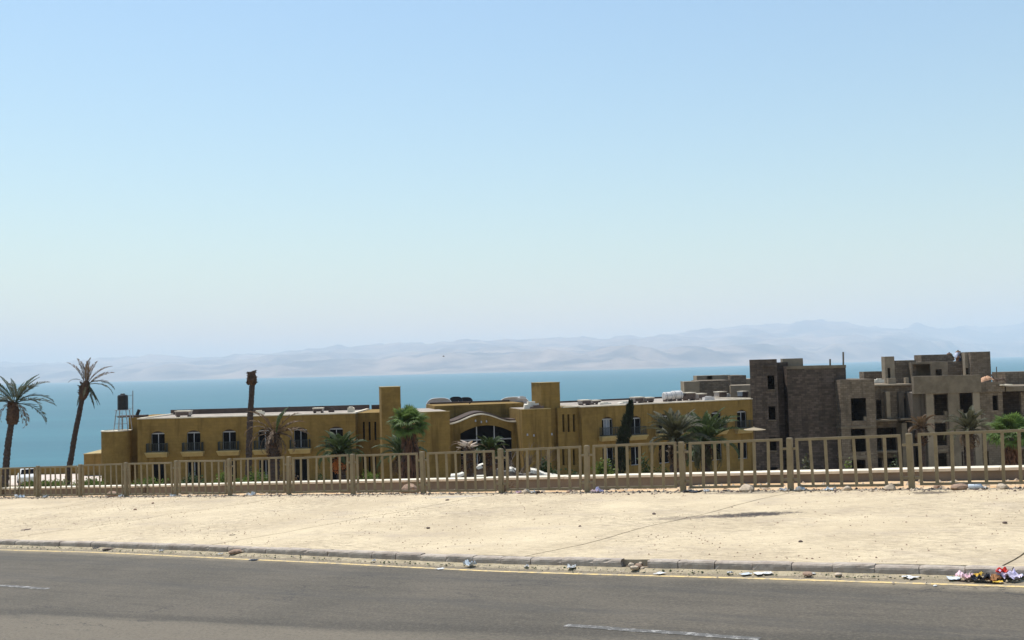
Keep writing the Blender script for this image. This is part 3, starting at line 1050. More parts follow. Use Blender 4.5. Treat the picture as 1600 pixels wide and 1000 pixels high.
# tall blank wall
o_, a, b, z = conc('blank_wall', 1232, 1324.5, 571.5, -.2, 8, [], m_conc_d)
us_ = FD.uz(1281, 650, -.2)[0]
mb = MB(); mb.fbox(FD, us_ - .03, us_ + .14, -.25, -.202, BASE, z - .02); mb.build('pilaster', m_conc_d, unf)
mb = MB(); mb.fbox(FD, a - .02, b + .02, -.26, -.203, z - .26, z + .02); mb.build('ring_beam', m_beam, unf)
zq = FD.uz(1280, 660, -.2)[1]
mb = MB(); mb.fbox(FD, a, b, -.24, -.203, zq - .14, zq + .14); mb.build('ring_beam', m_conc_d, unf)
# framed bay
W3 = -1.7
L3 = [(1330, 1354, 622, 657.5), (1330, 1353, 670, 706), (1331, 1353, 718.5, 752)]
o_, a, b, z = conc('bay_wall', 1314, 1368.5, 593, W3, 5, L3)
for q in ((1314, 1368, 666), (1314, 1368, 713)):
    slab('floor_slab', q[0], q[1], q[2], W3 - .05, W3 + 6.0, .2)
for x in (1354.5, 1362):
    pass
slab('cill_block', 1350, 1354, 651, W3 + .05, W3 + .4, .5)
# recessed middle
W4 = 1.0
L4 = [(1369.5, 1377.5, 625, 655), (1411, 1419, 623, 653), (1387, 1409, 616, 650), (1370, 1402, 668, 680), (1370, 1377.5, 681, 703.5), (1383, 1400.5, 681, 703.5), (1370, 1378, 715, 745), (1384, 1402, 715, 745), (1416, 1429, 665, 684), (1416, 1429, 688, 701), (1416, 1429, 712, 745)]
L4 = [q for q in L4 if q[0] != 1387]
o_, a, b, z = conc('recess_wall', 1366, 1428, 602, W4, 6, L4)
slab('roof_edge', 1367, 1428, 600.5, W4 - .35, W4 + 6, .14, m_lit)  # pale tone paints the sunlit roof edge
slab('balcony_slab', 1368.5, 1402, 655.5, W4 - 1.5, W4 - .002, .17, m_beam)
slab('balcony_slab', 1407, 1427, 653.5, W4 - 1.5, W4 - .002, .17, m_beam)
slab('balcony_slab', 1368.5, 1402, 704.5, W4 - 1.5, W4 - .002, .17, m_beam)
a, b, c, d = FD.rect(1381, 1387, 612, 653, W4)
mb = MB(); mb.fbox(FD, a, b, W4 - .75, W4 - .002, c, d); mb.build('pier', m_lit, unf)
a, b, c, d = FD.rect(1402, 1410, 613, 653, W4)
mb = MB(); mb.fbox(FD, a, b, W4 - .45, W4 - .002, c, d); mb.build('pier', m_stain, unf)
a, b, c, d = FD.rect(1403, 1411, 660, 745, W4)
mb = MB(); mb.fbox(FD, a, b, W4 - 1.3, W4 - .002, BASE, d); mb.build('pier', m_beam, unf)
# framed block on the right
W5 = -1.3
o_, a, b, z = conc('stained_wall', 1427, 1448, 614, W5 + .35, 5, [(1429, 1441, 672, 745)], m_stain)
L5 = [(1460, 1482, 616, 649), (1500, 1521, 614, 646), (1460, 1480, 661, 696), (1460, 1481, 708, 750), (1507, 1521, 690, 750), (1551, 1560, 618, 641), (1501, 1505, 706, 750), (1538, 1546, 705, 750)]
o_, a, b, z = conc('frame_wall', 1448.2, 1568, 613.5, W5, 5, L5)
a2 = FD.uz(1426, 600, W5)[0]; b2 = FD.uz(1531, 600, W5)[0]; b3 = FD.uz(1568, 600, W5)[0]
zt = FD.uz(1480, 587, W5)[1]; zm = z + .003
mb = MB(); mb.fbox(FD, a2, b2, W5 - .3, W5 + .25, zm, zt); mb.build('roof_beam', m_beam, unf)
zt2 = FD.uz(1550, 597, W5)[1]
mb = MB(); mb.fbox(FD, b2 + .003, b3, W5 - .2, W5 + .25, zm, zt2); mb.build('roof_beam', m_conc, unf)
mb = MB(); mb.fbox(FD, a2 + .3, b3 - .3, W5 + .26, 9, zm, zm + .15); mb.build('roof', m_roof, unf)
for x0, x1 in ((1448.3, 1459.5), (1482.5, 1499.5), (1521.5, 1532)):
    p, q, c, d = FD.rect(x0, x1, 614, 745, W5)
    mb = MB(); mb.fbox(FD, p, q, W5 - .22, W5 - .002, BASE, z - .005); mb.build('column', m_lit if x0 != 1482.5 else m_beam, unf)
for y in (656, 702):
    slab('floor_slab', 1459.7, 1482.3, y, W5 - .06, W5 + 6, .22)
slab('cill_block', 1476, 1482, 642, W5 + .06, W5 + .4, .42)
slab('cill_block', 1500, 1505, 640, W5 + .06, W5 + .4, .42)
# open balconies at the right end
W6 = -.8
c6 = FD.uz(1569, 640, W6)[0]; d6 = FD.uz(1690, 640, W6)[0]
zr6 = FD.uz(1590, 606, W6)[1]
for nm, y, th, mm in (('roof_slab', 603, .5, m_beam), ('balcony_slab', 650, .2, m_beam), ('balcony_slab', 698, .2, m_beam)):
    zz = FD.uz(1590, y, W6)[1]
    mb = MB(); mb.fbox(FD, c6, d6, W6 - .6, 6, zz - th, zz); mb.build(nm, mm, unf)
mb = MB(); mb.fbox(FD, c6, d6, 3.2, 3.5, BASE, zr6 - .4); mb.build('back_wall', m_conc_d, unf)
mb = MB(); mb.fbox(FD, d6 - .4, d6, W6, 3.19, BASE, zr6 - .4); mb.build('side_wall', m_conc, unf)
px_ = FD.uz(1597, 640, W6)[0]
mb = MB(); mb.fbox(FD, px_, px_ + .35, W6 + .1, W6 + .45, BASE, zr6 - .45); mb.build('column', m_conc, unf)
slab('roof_slab', 1565, 1583, 601.5, W6 - 1.2, W6 + 3, .1, m_cope, .05)  # cream tone paints sunlight on this strip of roof
# things built on its roof
def roof_box(name, x0, x1, y0, y1, w0, w1, m=None, L=(), parent=None):
    a = FD.uz(x0, (y0 + y1) / 2, w0)[0]; b = FD.uz(x1, (y0 + y1) / 2, w0)[0]
    z1_ = FD.uz((x0 + x1) / 2, y0, w0)[1]; z0_ = FD.uz((x0 + x1) / 2, y1, w0)[1] - .6
    mb = MB(); shell(mb, FD, a, b, z0_, z1_, w0, w1, px_holes(FD, w0, L), .2)
    return mb.build(name, m or m_conc, unf)
roof_box('roof_shaft', 1383, 1398, 557, 599, 4.0, 5.0, m_lit, [(1387, 1391.5, 575, 591)])
roof_box('roof_wall', 1398.2, 1432, 563, 596, 5.0, 7, m_conc)
roof_box('roof_wall', 1350, 1379, 580.5, 595, 7.5, 9, m_conc)
roof_box('roof_room', 1424, 1481, 565.5, 592, 4.2, 6.0, m_beam, [(1426, 1454, 569, 587), (1462, 1472, 577, 587)])
roof_box('roof_room', 1440, 1489, 554, 580, 8.0, 10.0, m_conc)
roof_box('roof_wall', 1481.2, 1506, 564.5, 592, 6.2, 8.0, m_conc)
roof_box('roof_room', 1517, 1548, 549.5, 590, 4.4, 7.0, m_conc)
roof_box('roof_wall', 1508, 1517.2, 550.5, 590, 5.0, 5.6, m_lit, [(1509.5, 1515, 575, 585)])  # pale sheet paints the lit left side of the room
roof_box('roof_wall', 1571, 1640, 580.5, 600, 5.0, 8, m_conc)
roof_box('cill_block', 1388, 1400, 591, 598, 2.6, 3.1, m_lit)
roof_box('cill_block', 1415, 1420, 590, 598, 2.4, 2.9, m_lit)
for px, y0, y1, w in ((1297, 561, 573, 3), (1317.5, 550, 573, 3.2), (1557, 573, 592, 4.0)):
    p0 = FD.P(FD.uz(px, y1, w)[0], w, FD.uz(px, y1, w)[1] - .6); p1 = FD.P(FD.uz(px, y0, w)[0], w, FD.uz(px, y0, w)[1])
    mb = MB(); mb.tube([p0, p1], .09 if px < 1500 else .05, 6); mb.build('starter_rod', m_beam, unf)

# second concrete block, farther back behind the right wing's roof
far = thing('concrete_block_house', (22, 122, GROUND_Z), 'stepped grey concrete block showing above the right wing roof', 'building')
def far_box(name, x0, x1, y0, y1, w0, w1, m, L=()):
    a = FD.uz(x0, (y0 + y1) / 2, w0)[0]; b = FD.uz(x1, (y0 + y1) / 2, w0)[0]
    z1_ = FD.uz((x0 + x1) / 2, y0, w0)[1]
    mb = MB(); shell(mb, FD, a, b, BASE, z1_, w0, w1, px_holes(FD, w0, L), .2)
    mb.build(name, m, far)
far_box('lower_block', 1069, 1093, 596, 612, 15, 17.5, m_lit)
far_box('lower_block', 1093.3, 1141, 594.5, 612, 15.6, 21, m_conc)
far_box('upper_block', 1089, 1141, 586.5, 600, 22, 24.5, m_lit, [(1105, 1113, 587.5, 594)])
far_box('upper_block', 1141.3, 1166, 586.5, 600, 20.5, 26, m_conc)
far_box('lower_block', 1141.5, 1182, 602, 612, 14.8, 19, m_lit)
far_box('upper_block', 1165, 1184, 592, 605, 21.5, 26, m_lit)
# ------------------------------------------------------------------ steel fence along the pavement edge
m_fence = bpy.data.materials.new('taupe_painted_steel')
t = NT(m_fence)
n1 = t.noise(3, 5, .65); n2 = t.noise(22, 4, .7)
c = t.mix(t.step(n1, .3, .7), (.20, .155, .088), (.26, .203, .118))
c = t.mix(t.math('MULTIPLY', t.step(n2, .58, .70), .6), c, (.13, .07, .035))
t.color(c); t.b.inputs['Roughness'].default_value = .6
t.b.inputs['Specular IOR Level'].default_value = .3
FN = 23.33
fence = thing('fence', tuple(Wp(-10, FN, PAV)), 'long taupe steel railing fence along the far edge of the pavement', 'fence')
FLOC = fence.location.copy()
Y0, ka, kb, kc = 39.3355, -0.46473151, 0.05679073, -0.03623393
def post_s(k):
    x, y = Y0 * (ka + kb * k), Y0 * (1 + kc * k)
    return sn_of(x, y)[0]
def tapered_box(w, d, h, inset=.0):
    mb = MB(); mb.box(-w / 2, w / 2, -d / 2, d / 2, 0, h)
    return mb
mb = MB(); mb.box(-.062, .062, -.05, .05, -.12, 1.17)
mb.hexa([(-.066, -.054, 1.1705), (.066, -.054, 1.1705), (.066, .054, 1.1705), (-.066, .054, 1.1705), (-.055, -.044, 1.20), (.055, -.044, 1.20), (.055, .044, 1.20), (-.055, .044, 1.20)])
me_post = mb.mesh('post', m_fence)
mb = MB(); mb.box(-.034, .034, -.012, .012, 0, 1)
me_bar = mb.mesh('baluster', m_fence)
mb = MB(); mb.box(-.5, .5, -.02, .02, -.026, .026)
me_bracket = mb.mesh('bracket', m_fence)
def rel(M):
    return Matrix.Translation(-FLOC) @ M
rf = random.Random(11)
HB, HT = .10, 1.16
def put_fence(k):
    s0, s1 = post_s(k), post_s(k + 1)
    tilt = rf.uniform(-.022, .022)
    inst('post', me_post, fence, rel(Matrix.Translation(Wp(s0, FN, PAV)) @ ROADM.to_4x4() @ Matrix.Rotation(tilt, 4, 'Y') @ Matrix.Rotation(rf.uniform(-.012, .012), 4, 'X')))
    a, b = s0 + .20, s1 - .20
    ln = b - a
    dz0, dz1 = rf.uniform(-.035, .015), rf.uniform(-.035, .015)
    sk = rf.uniform(-.03, .02)
    def pt(f, h, n=FN):
        return Wp(a + ln * f + sk * h, n, PAV + h + dz0 + (dz1 - dz0) * f)
    mb = MB()
    side = (NV.x, NV.y, 0)
    mb.bar(pt(-.013, HT), pt(1.013, HT), .045, .058, side=side)
    mb.bar(pt(-.013, HB), pt(1.013, HB), .045, .055, side=side)
    for f in (0, 1):
        mb.bar(pt(f, HB + .028), pt(f, HT - .030), .044, .062, side=side)
    pn = mb.build('railing_panel', m_fence, fence)
    for q in range(1, 7):
        f = q / 7 + rf.uniform(-.004, .004)
        p0, p1 = pt(f, HB + .028), pt(f, HT - .030)
        h = (p1 - p0).length
        M = Matrix.Translation(p0) @ ROADM.to_4x4() @ Matrix.Rotation(sk + rf.gauss(0, .012), 4, 'Y') @ Matrix.Diagonal((rf.uniform(.92, 1.05), 1, h, 1))
        inst('baluster', me_bar, pn, rel(M))
    for (sa, sb) in ((s0 + .064, a - .034), (b + .034, s1 - .064)):
        for h in ((.95, .24) if True else ()):
            mid = Wp((sa + sb) / 2, FN, PAV + h)
            inst('bracket', me_bracket, pn, rel(Matrix.Translation(mid) @ ROADM.to_4x4() @ Matrix.Diagonal((max(.02, sb - sa), 1, 1, 1))))
for k in range(-4, 15):
    put_fence(k)

# ------------------------------------------------------------------ low parapet wall below the fence
m_wall = bpy.data.materials.new('brown_rendered_wall')
t = NT(m_wall)
n1 = t.noise(.9, 5, .65); n2 = t.noise(9, 5, .7)
c = t.mix(t.step(n1, .3, .7), (.13, .106, .08), (.185, .148, .112))
c = t.mix(t.math('MULTIPLY', t.step(n2, .55, .75), .4), c, (.20, .15, .11))
t.color(c); t.b.inputs['Roughness'].default_value = .93
t.bump(n2, .5, .02)
WN = 27.0
def wall_top(s):
    return .23 + .0531 * s
pw = thing('parapet_wall', tuple(Wp(-20, WN, -1.3)), 'low brown wall with bright cream coping just behind the steel fence', 'wall')
mb = MB()
K = list(np.arange(-80, 24, 4.0))
for s0, s1 in zip(K, K[1:]):
    P = lambda s, n, z: Vector((*Wp(s, n).xy, z))
    mb.hexa([P(s0, WN, wall_top(s0) - 1.6), P(s1, WN, wall_top(s1) - 1.6), P(s1, WN + .3, wall_top(s1) - 1.6), P(s0, WN + .3, wall_top(s0) - 1.6),
             P(s0, WN, wall_top(s0) - .08), P(s1, WN, wall_top(s1) - .08), P(s1, WN + .3, wall_top(s1) - .08), P(s0, WN + .3, wall_top(s0) - .08)])
mb.build('wall_face', m_wall, pw)
me_cope = None
s = -80.0
while s < 20:
    L = 1.5
    P = lambda s, n, z: Vector((*Wp(s, n).xy, z))
    mb = MB()
    j = rf.uniform(-.008, .008)
    a, b = s + .006, s + L - .006
    mb.hexa([P(a, WN - .05, wall_top(a) - .078 + j), P(b, WN - .05, wall_top(b) - .078 + j), P(b, WN + .36, wall_top(b) - .078 + j), P(a, WN + .36, wall_top(a) - .078 + j),
             P(a, WN - .05, wall_top(a) - .012 + j), P(b, WN - .05, wall_top(b) - .012 + j), P(b, WN + .36, wall_top(b) + j), P(a, WN + .36, wall_top(a) + j)])
    if -62 < s < 14:
        mb.build('coping_stone', m_cope, pw)
    s += L

# pale kerb-like ramp walls in front of the entrance
m_whitewash = plain('white_limewash', (.62, .57, .48), .85, .2, 2)
m_greyface = plain('grey_render', (.22, .195, .17), .9, .2, 1.5)
m_lattice = plain('brown_screen', (.16, .115, .09), .8, .2, 4)
YE = 62.0
ramp = thing('entrance_steps_wall', tuple(at(780, 757, YE)), 'stepped low wall with thick white sloping caps before the hotel entrance', 'wall')
RP = [(704, 742), (716, 741), (726, 737), (731, 738), (737, 734), (741, 730), (757, 725), (768, 724.5), (776, 727), (783, 731), (796, 731), (800, 731), (806, 733.5), (818, 736), (829, 733.5), (838, 735), (852, 741), (866, 743), (876, 745)]
segs = list(zip(RP, RP[1:]))
for i, (p, q) in enumerate(segs):
    dy = 2.2 * math.sin(i * 1.3) * .6
    a = at(p[0], p[1], YE + dy); b = at(q[0], q[1], YE + dy)
    mb = MB()
    mb.hexa([(a.x, a.y, GROUND_Z - .2), (b.x, b.y, GROUND_Z - .2), (b.x, b.y + .35, GROUND_Z - .2), (a.x, a.y + .35, GROUND_Z - .2),
             (a.x, a.y, a.z - .20), (b.x, b.y, b.z - .20), (b.x, b.y + .35, b.z - .20), (a.x, a.y + .35, a.z - .20)])
    mb.build('wall_face', m_lattice if 741 <= p[0] < 757 else m_greyface, ramp)
    if 757 <= p[0] < 796 or 806 <= p[0] < 829 or p[0] == 731: continue
    mb = MB()
    c0 = .16 if p[0] > 825 or 737 <= p[0] < 757 else .12
    mb.hexa([(a.x, a.y - .12, a.z - .198), (b.x, b.y - .12, b.z - .198), (b.x, b.y + .5, b.z - .198), (a.x, a.y + .5, a.z - .198),
             (a.x, a.y - .05, a.z - .17 + c0), (b.x, b.y - .05, b.z - .17 + c0), (b.x, b.y + .5, b.z - .1 + c0), (a.x, a.y + .5, a.z - .1 + c0)])
    mb.build('cap', m_whitewash, ramp)
# block of white masonry under the lattice
p = at(739, 744, YE - 1.6); q = at(759, 758, YE - 1.6)
mb = MB(); mb.box(p.x, q.x, p.y, p.y + .6, GROUND_Z - .2, p.z); mb.build('plinth', m_whitewash, ramp)
# ------------------------------------------------------------------ plants
m_trunk = plain('palm_trunk_bark', (.06, .042, .035), .95, .4, 6, .8, fine=14)
m_boot = plain('old_leaf_bases', (.075, .042, .026), .95, .5, 5, .8, fine=20)
m_pinn = leafy('date_palm_leaf', (.055, .080, .028), .3)
m_pinn_o = leafy('olive_palm_leaf', (.080, .078, .042), .35)
m_pinn_b = leafy('withered_palm_leaf', (.15, .098, .058), .25)
m_fan = leafy('fan_palm_leaf', (.115, .175, .045), .45, .4, 1.5)
m_fan_b = leafy('dead_fan_leaf', (.13, .06, .033), .2)
m_cyp = leafy('cypress_leaf', (.028, .038, .022), .1)
m_bush = leafy('garden_shrub_leaf', (.12, .16, .03), .35, .4, 3)
m_bush_d = leafy('dark_shrub_leaf', (.05, .075, .025), .3, .4, 3)
m_wood = plain('dry_branch', (.13, .095, .07), .95, .3, 8, .5)
m_dates = plain('orange_dates', (.42, .13, .03), .6, .4, 20, 0)
m_stub = plain('pale_cut_leaf_base', (.62, .50, .40), .8, .2, 6, 0)

def frond_mesh(name, L, rise, droop, m, seed, n=44, leaf=.46, dens=1.0, hang=0.0, twist=0.0, width=.05):
    """feather frond growing along +X from the origin"""
    r = random.Random(seed)
    mb = MB()
    pts = []
    a = rise
    p = Vector((0, 0, 0))
    N = 14
    for i in range(N + 1):
        pts.append(p.copy())
        a -= droop / N * (0.4 + 1.2 * i / N)
        p = p + Vector((math.cos(a), math.sin(a) * .0 + twist * (i / N) * .3, math.sin(a))).normalized() * (L / N)
    mb.tube(pts, [max(.006, .03 * (1 - i / N) + .006) for i in range(N + 1)], 4)
    for i in range(n):
        f = .14 + .86 * i / n
        k = f * N
        j = min(N - 1, int(k)); fr = k - j
        q = pts[j].lerp(pts[j + 1], fr)
        tg = (pts[j + 1] - pts[j]).normalized()
        sd = Vector((0, 1, 0))
        up = sd.cross(tg) * -1
        if up.z < 0: up = -up
        ln = leaf * L / 2.6 * (math.sin(min(1, f * 1.05) * math.pi * .86 + .25)) * r.uniform(.8, 1.12)
        for sgn in (-1, 1):
            if r.random() > dens: continue
            d = (tg * r.uniform(.55, .8) + sd * sgn * r.uniform(.65, .9) + up * r.uniform(.12, .45) - Vector((0, 0, hang * r.uniform(.6, 1.2)))).normalized()
            e = q + d * ln - Vector((0, 0, ln * ln * (.25 + hang * .5)))
            mid = q + d * ln * .5
            wv = tg * width * 1.0
            mb.add((q - wv * .6, mid - wv, e, mid + wv), ((0, 1, 2, 3),))
    return mb.mesh(name, m)

def palm_trunk(path, r0, r1, seed, seg=10, rings=None):
    """ringed trunk along world points"""
    r = random.Random(seed)
    mb = MB()
    pts = [Vector(p) for p in path]
    L = sum((b - a).length for a, b in zip(pts, pts[1:]))
    N = rings or max(8, int(L / .16))
    out = []; rad = []
    for i in range(N + 1):
        f = i / N * (len(pts) - 1)
        j = min(len(pts) - 2, int(f)); k = f - j
        # smooth interpolation
        p0 = pts[max(0, j - 1)]; p1 = pts[j]; p2 = pts[j + 1]; p3 = pts[min(len(pts) - 1, j + 2)]
        q = .5 * ((2 * p1) + (p2 - p0) * k + (2 * p0 - 5 * p1 + 4 * p2 - p3) * k * k + (3 * p1 - p0 - 3 * p2 + p3) * k ** 3)
        out.append(q)
        rr = r0 + (r1 - r0) * i / N
        rad.append(rr * (1 + (.07 if i % 2 else -.05) + r.uniform(-.04, .04)))
    rad[0] *= 1.25
    mb.tube(out, rad, seg)
    b = mb
    for i, v in enumerate(b.v):
        b.v[i] = (v[0] + r.uniform(-.015, .015), v[1] + r.uniform(-.015, .015), v[2] + r.uniform(-.01, .01))
    return mb

def boots(mb, c, rad, h, n, seed, out=.25, up=1.0, r_top=None):
    """old leaf bases: short wedge stubs round a stem"""
    r = random.Random(seed)
    for i in range(n):
        a = r.uniform(0, 2 * math.pi); z = r.uniform(0, h)
        rr = rad * (1 - .25 * z / h)
        d = Vector((math.cos(a), math.sin(a), 0)); s = Vector((-d.y, d.x, 0))
        p = Vector(c) + Vector((0, 0, z)) + d * rr * .55
        ln = r.uniform(.6, 1.1) * out
        e = p + d * ln * r.uniform(.5, .9) + Vector((0, 0, ln * up * r.uniform(.4, 1.0)))
        w = .075 * r.uniform(.7, 1.2)
        mb.add((p - s * w, p + s * w, e + s * w * .5, e - s * w * .5, p - d * .1 - s * w + Vector((0, 0, .14)), p - d * .1 + s * w + Vector((0, 0, .14))), ((0, 1, 2, 3), (3, 2, 5, 4), (0, 3, 4), (1, 5, 2)))

def crown(root, top, specs, meshes, seed, name='frond', scale=1.0):
    """specs: list of (azimuth deg, elevation deg, scale, mesh index)"""
    r = random.Random(seed)
    for az, el, sc, mi in specs:
        M = Matrix.Translation(Vector(top) - root.location) @ Matrix.Rotation(R(az), 4, 'Z') @ Matrix.Rotation(R(-el), 4, 'Y') @ Matrix.Rotation(R(r.uniform(-25, 25)), 4, 'X') @ Matrix.Scale(sc * scale, 4)
        d = Vector((math.cos(R(az)) * .1, math.sin(R(az)) * .1, r.uniform(-.12, .1)))
        inst(name, meshes[mi % len(meshes)], root, Matrix.Translation(d) @ M)

def base_of(px, py, Y):
    p = at(px, py, Y)
    s, n = sn_of(p.x, p.y)
    return Vector((p.x, p.y, ground_z(s, n) - .1))

# --- tall olive date palm at the far left
p1 = thing('date_palm', tuple(base_of(7, 757, 88)), 'tall date palm with arching olive fronds at the left edge of the photo', 'palm tree')
path = [p1.location] + [at(x, y, 88) for x, y in ((9, 735), (12, 700), (16, 672), (20, 650), (23, 628))]
palm_trunk(path, .30, .22, 1).build('trunk', m_trunk, p1)
c = at(19, 663, 88)
mb = MB(); mb.tube([c, at(20, 652, 88), at(21, 640, 88), at(22, 630, 88)], [.40, .52, .46, .28], 12)
boots(mb, c, .62, 1.9, 90, 3, .34, .7)
mb.build('leaf_base_sheath', m_boot, p1)
FM = [frond_mesh('frond', 2.75, .35, 1.0, m_pinn_o, 11, 36, dens=.8), frond_mesh('frond', 2.9, .3, 1.5, m_pinn_o, 12, 36, dens=.75), frond_mesh('frond', 2.6, .2, .65, m_pinn, 13, 34), frond_mesh('frond', 2.4, .2, 1.9, m_pinn_b, 14, 26, dens=.75)]
top = at(23, 628, 88)
crown(p1, top, [(8, 32, 1.0, 0), (-12, 50, 1.05, 2), (25, 52, .9, 2), (5, 12, 1.0, 1), (-20, 5, 1.0, 1), (20, -5, 1.0, 0), (-5, -18, 1.0, 1), (-40, 30, .9, 0), (-75, 40, .8, 0), (60, 40, .8, 0), (172, 42, .95, 2), (160, 58, .95, 2), (188, 22, 1.0, 0), (178, 8, 1.0, 1), (200, -5, 1, 1), (150, -2, .9, 0), (215, 35, .8, 0), (-95, 20, .8, 1), (2, -48, .95, 3), (-35, -30, .8, 3), (130, 68, .7, 2), (30, 72, .6, 2), (180, -30, .8, 3)], FM, 1, scale=1.22)

# --- ragged half dead palm next to it
p2 = thing('date_palm', tuple(base_of(105, 752, 95)), 'tall leaning half dead palm with thin ragged fronds, left of the turret', 'palm tree')
path = [p2.location] + [at(x, y, 95) for x, y in ((107, 738), (112, 710), (117, 680), (123, 650), (128, 626), (134, 604))]
palm_trunk(path, .28, .20, 2).build('trunk', m_trunk, p2)
c = at(129, 624, 95)
mb = MB(); mb.tube([c, at(131, 614, 95), at(134, 602, 95), at(136, 595, 95)], [.26, .46, .40, .18], 12)
boots(mb, c, .52, 1.5, 70, 5, .3, .9)
mb.build('leaf_base_sheath', m_boot, p2)
FM2 = [frond_mesh('frond', 2.5, .25, .9, m_pinn_b, 21, 34, .36, .8), frond_mesh('frond', 2.6, .2, 1.7, m_pinn_o, 22, 34, .38, .85, .25), frond_mesh('frond', 2.2, .1, .35, m_pinn_o, 23, 34, .30, .95, .6)]
top = at(135, 600, 95)
crown(p2, top, [(5, 40, 1.0, 0), (10, 30, 1.0, 0), (-5, 12, 1.0, 1), (12, 2, .95, 1), (2, -58, .95, 2), (-10, -70, .95, 2), (20, -64, .9, 2), (-25, -50, .8, 2), (178, -66, .9, 2), (190, -74, .9, 2), (165, -55, .7, 2), (172, 55, 1.05, 0), (150, 68, 1.0, 0), (80, 82, .95, 0), (-60, 75, .9, 0), (-20, 66, .95, 0), (185, 30, .6, 1), (-80, -40, .7, 2), (90, -40, .7, 2)], FM2, 2, scale=1.12)

# --- crownless palm standing like a pole before the left wing
p3 = thing('dead_palm', tuple(base_of(387, 757, 78)), 'tall crownless dead palm like a dark pole before the left wing', 'palm tree')
path = [p3.location] + [at(x, y, 78) for x, y in ((388.5, 730), (389.5, 690), (391, 650), (393, 620), (394, 598))]
palm_trunk(path, .26, .20, 3).build('trunk', m_trunk, p3)
mb = MB()
c = at(393.5, 601, 78)
mb.tube([c, at(393.5, 594, 78), at(393.5, 588, 78), at(394, 581, 78)], [.24, .40, .34, .2], 12)
boots(mb, c - Vector((0, 0, .1)), .48, 1.0, 80, 9, .28, 1.0)
mb.build('leaf_base_sheath', m_boot, p3)

# --- withered palm with hanging brown fronds
p4 = thing('dead_palm', tuple(base_of(430, 760, 70)), 'withered palm with hanging brown fronds just right of the pole-like palm', 'palm tree')
path = [p4.location] + [at(x, y, 70) for x, y in ((428, 740), (429, 710), (428, 690), (430, 676))]
palm_trunk(path, .42, .34, 4).build('trunk', m_trunk, p4)
mb = MB(); boots(mb, at(428, 716, 70), .55, 1.7, 110, 10, .4, .6)
mb.build('leaf_base_sheath', m_boot, p4)
FM4 = [frond_mesh('frond', 2.0, .3, 2.2, m_pinn_b, 41, 26, .36, .7, .3), frond_mesh('frond', 1.9, .25, 1.2, m_pinn_b, 42, 26, .36, .6), frond_mesh('frond', 1.7, .2, .9, m_pinn, 43, 26, .4)]
top = at(430, 677, 70)
crown(p4, top, [(10, 35, 1, 1), (0, 18, 1, 1), (-30, 25, .9, 0), (20, -20, .9, 0), (0, -55, .9, 0), (180, 40, .95, 1), (170, 15, .9, 0), (190, -35, .85, 0), (-90, 10, .8, 0), (-80, 45, .8, 1), (70, 60, 1.0, 2), (30, 70, 1.0, 2), (-40, 66, .95, 2), (200, 62, .9, 1), (130, 30, .8, 0), (250, -20, .8, 0), (-60, -50, .8, 0), (-15, 50, 1.1, 1), (12, 5, 1.1, 1), (185, 52, 1.1, 1), (172, 28, 1.1, 0), (-100, -10, .9, 0), (-20, -10, 1, 0), (200, 0, 1, 0), (35, 30, 1, 1), (-5, -70, 1, 0), (185, -65, 1, 0)], FM4, 4, scale=1.2)

def full_date_palm(name_label, px, pybase, crown_py, Y, size, seed, nf=38, trunk_r=.3, mats=(None, None), dates=False, dead=6, pale=False, lean=0, cat='palm tree', name='date_palm'):
    g, b = mats[0] or m_pinn, mats[1] or m_pinn_b
    root = thing(name, tuple(base_of(px, pybase, Y)), name_label, cat)
    top = at(px + lean, crown_py, Y)
    mid = (Vector(root.location) + top) / 2
    palm_trunk([root.location, mid, top], trunk_r, trunk_r * .85, seed).build('trunk', m_trunk, root)
    mb = MB(); boots(mb, top - Vector((0, 0, 1.3)), trunk_r * 1.6, 1.3, 80, seed + 1, .34, .8)
    mb.build('leaf_base_sheath', m_boot, root)
    FM = [frond_mesh('frond', size, .45, 1.3, g, seed + 2, 30), frond_mesh('frond', size * .95, .3, .8, g, seed + 3, 30), frond_mesh('frond', size, .4, 1.9, g, seed + 4, 30), frond_mesh('frond', size * .85, .2, 1.7, b, seed + 5, 24, dens=.75, hang=.2)]
    r = random.Random(seed)
    specs = []
    for i in range(nf):
        az = i * 137.5 + r.uniform(-12, 12)
        el = 78 - 92 * (i / nf) ** .9 + r.uniform(-7, 7)
        specs.append((az, el, r.uniform(.8, 1.05) * (.75 if el > 60 else 1), 1 if el > 45 else (0 if el > 15 else 2)))
    for i in range(dead):
        specs.append((r.uniform(0, 360), r.uniform(-62, -25), r.uniform(.7, .95), 3))
    crown(root, top, specs, FM, seed, scale=1.2)
    if dates:
        for i in range(dates):
            a = r.uniform(-2.6, -.5)
            q = top + Vector((math.cos(a) * .55, math.sin(a) * .55, -.45 - .5 * r.random()))
            mb = MB()
            mb.tube([top + Vector((0, 0, -.1)), top.lerp(q, .6) + Vector((0, 0, .1)), q + Vector((0, 0, .25))], .025, 5)
            for k in range(60):
                d = Vector((r.gauss(0, .13), r.gauss(0, .13), r.gauss(0, .2)))
                e = q + d
                w = .035
                mb.add((e + Vector((w, 0, 0)), e + Vector((0, w, 0)), e - Vector((w, 0, 0)), e - Vector((0, w, 0)), e + Vector((0, 0, w * 1.4)), e - Vector((0, 0, w * 1.4))),
                       ((0, 1, 4), (1, 2, 4), (2, 3, 4), (3, 0, 4), (1, 0, 5), (2, 1, 5), (3, 2, 5), (0, 3, 5)))
            o = mb.build('date_bunch', m_dates, root)
    if pale:
        mb = MB(); boots(mb, top - Vector((0, 0, .7)), trunk_r * 1.9, .6, pale, seed + 9, .3, .6)
        mb.build('cut_leaf_base', m_stub, root)
    return root
full_date_palm('low date palm with orange date bunches below the last left wing window', 533, 760, 708, 70, 1.75, 50, 40, .34, dates=5)
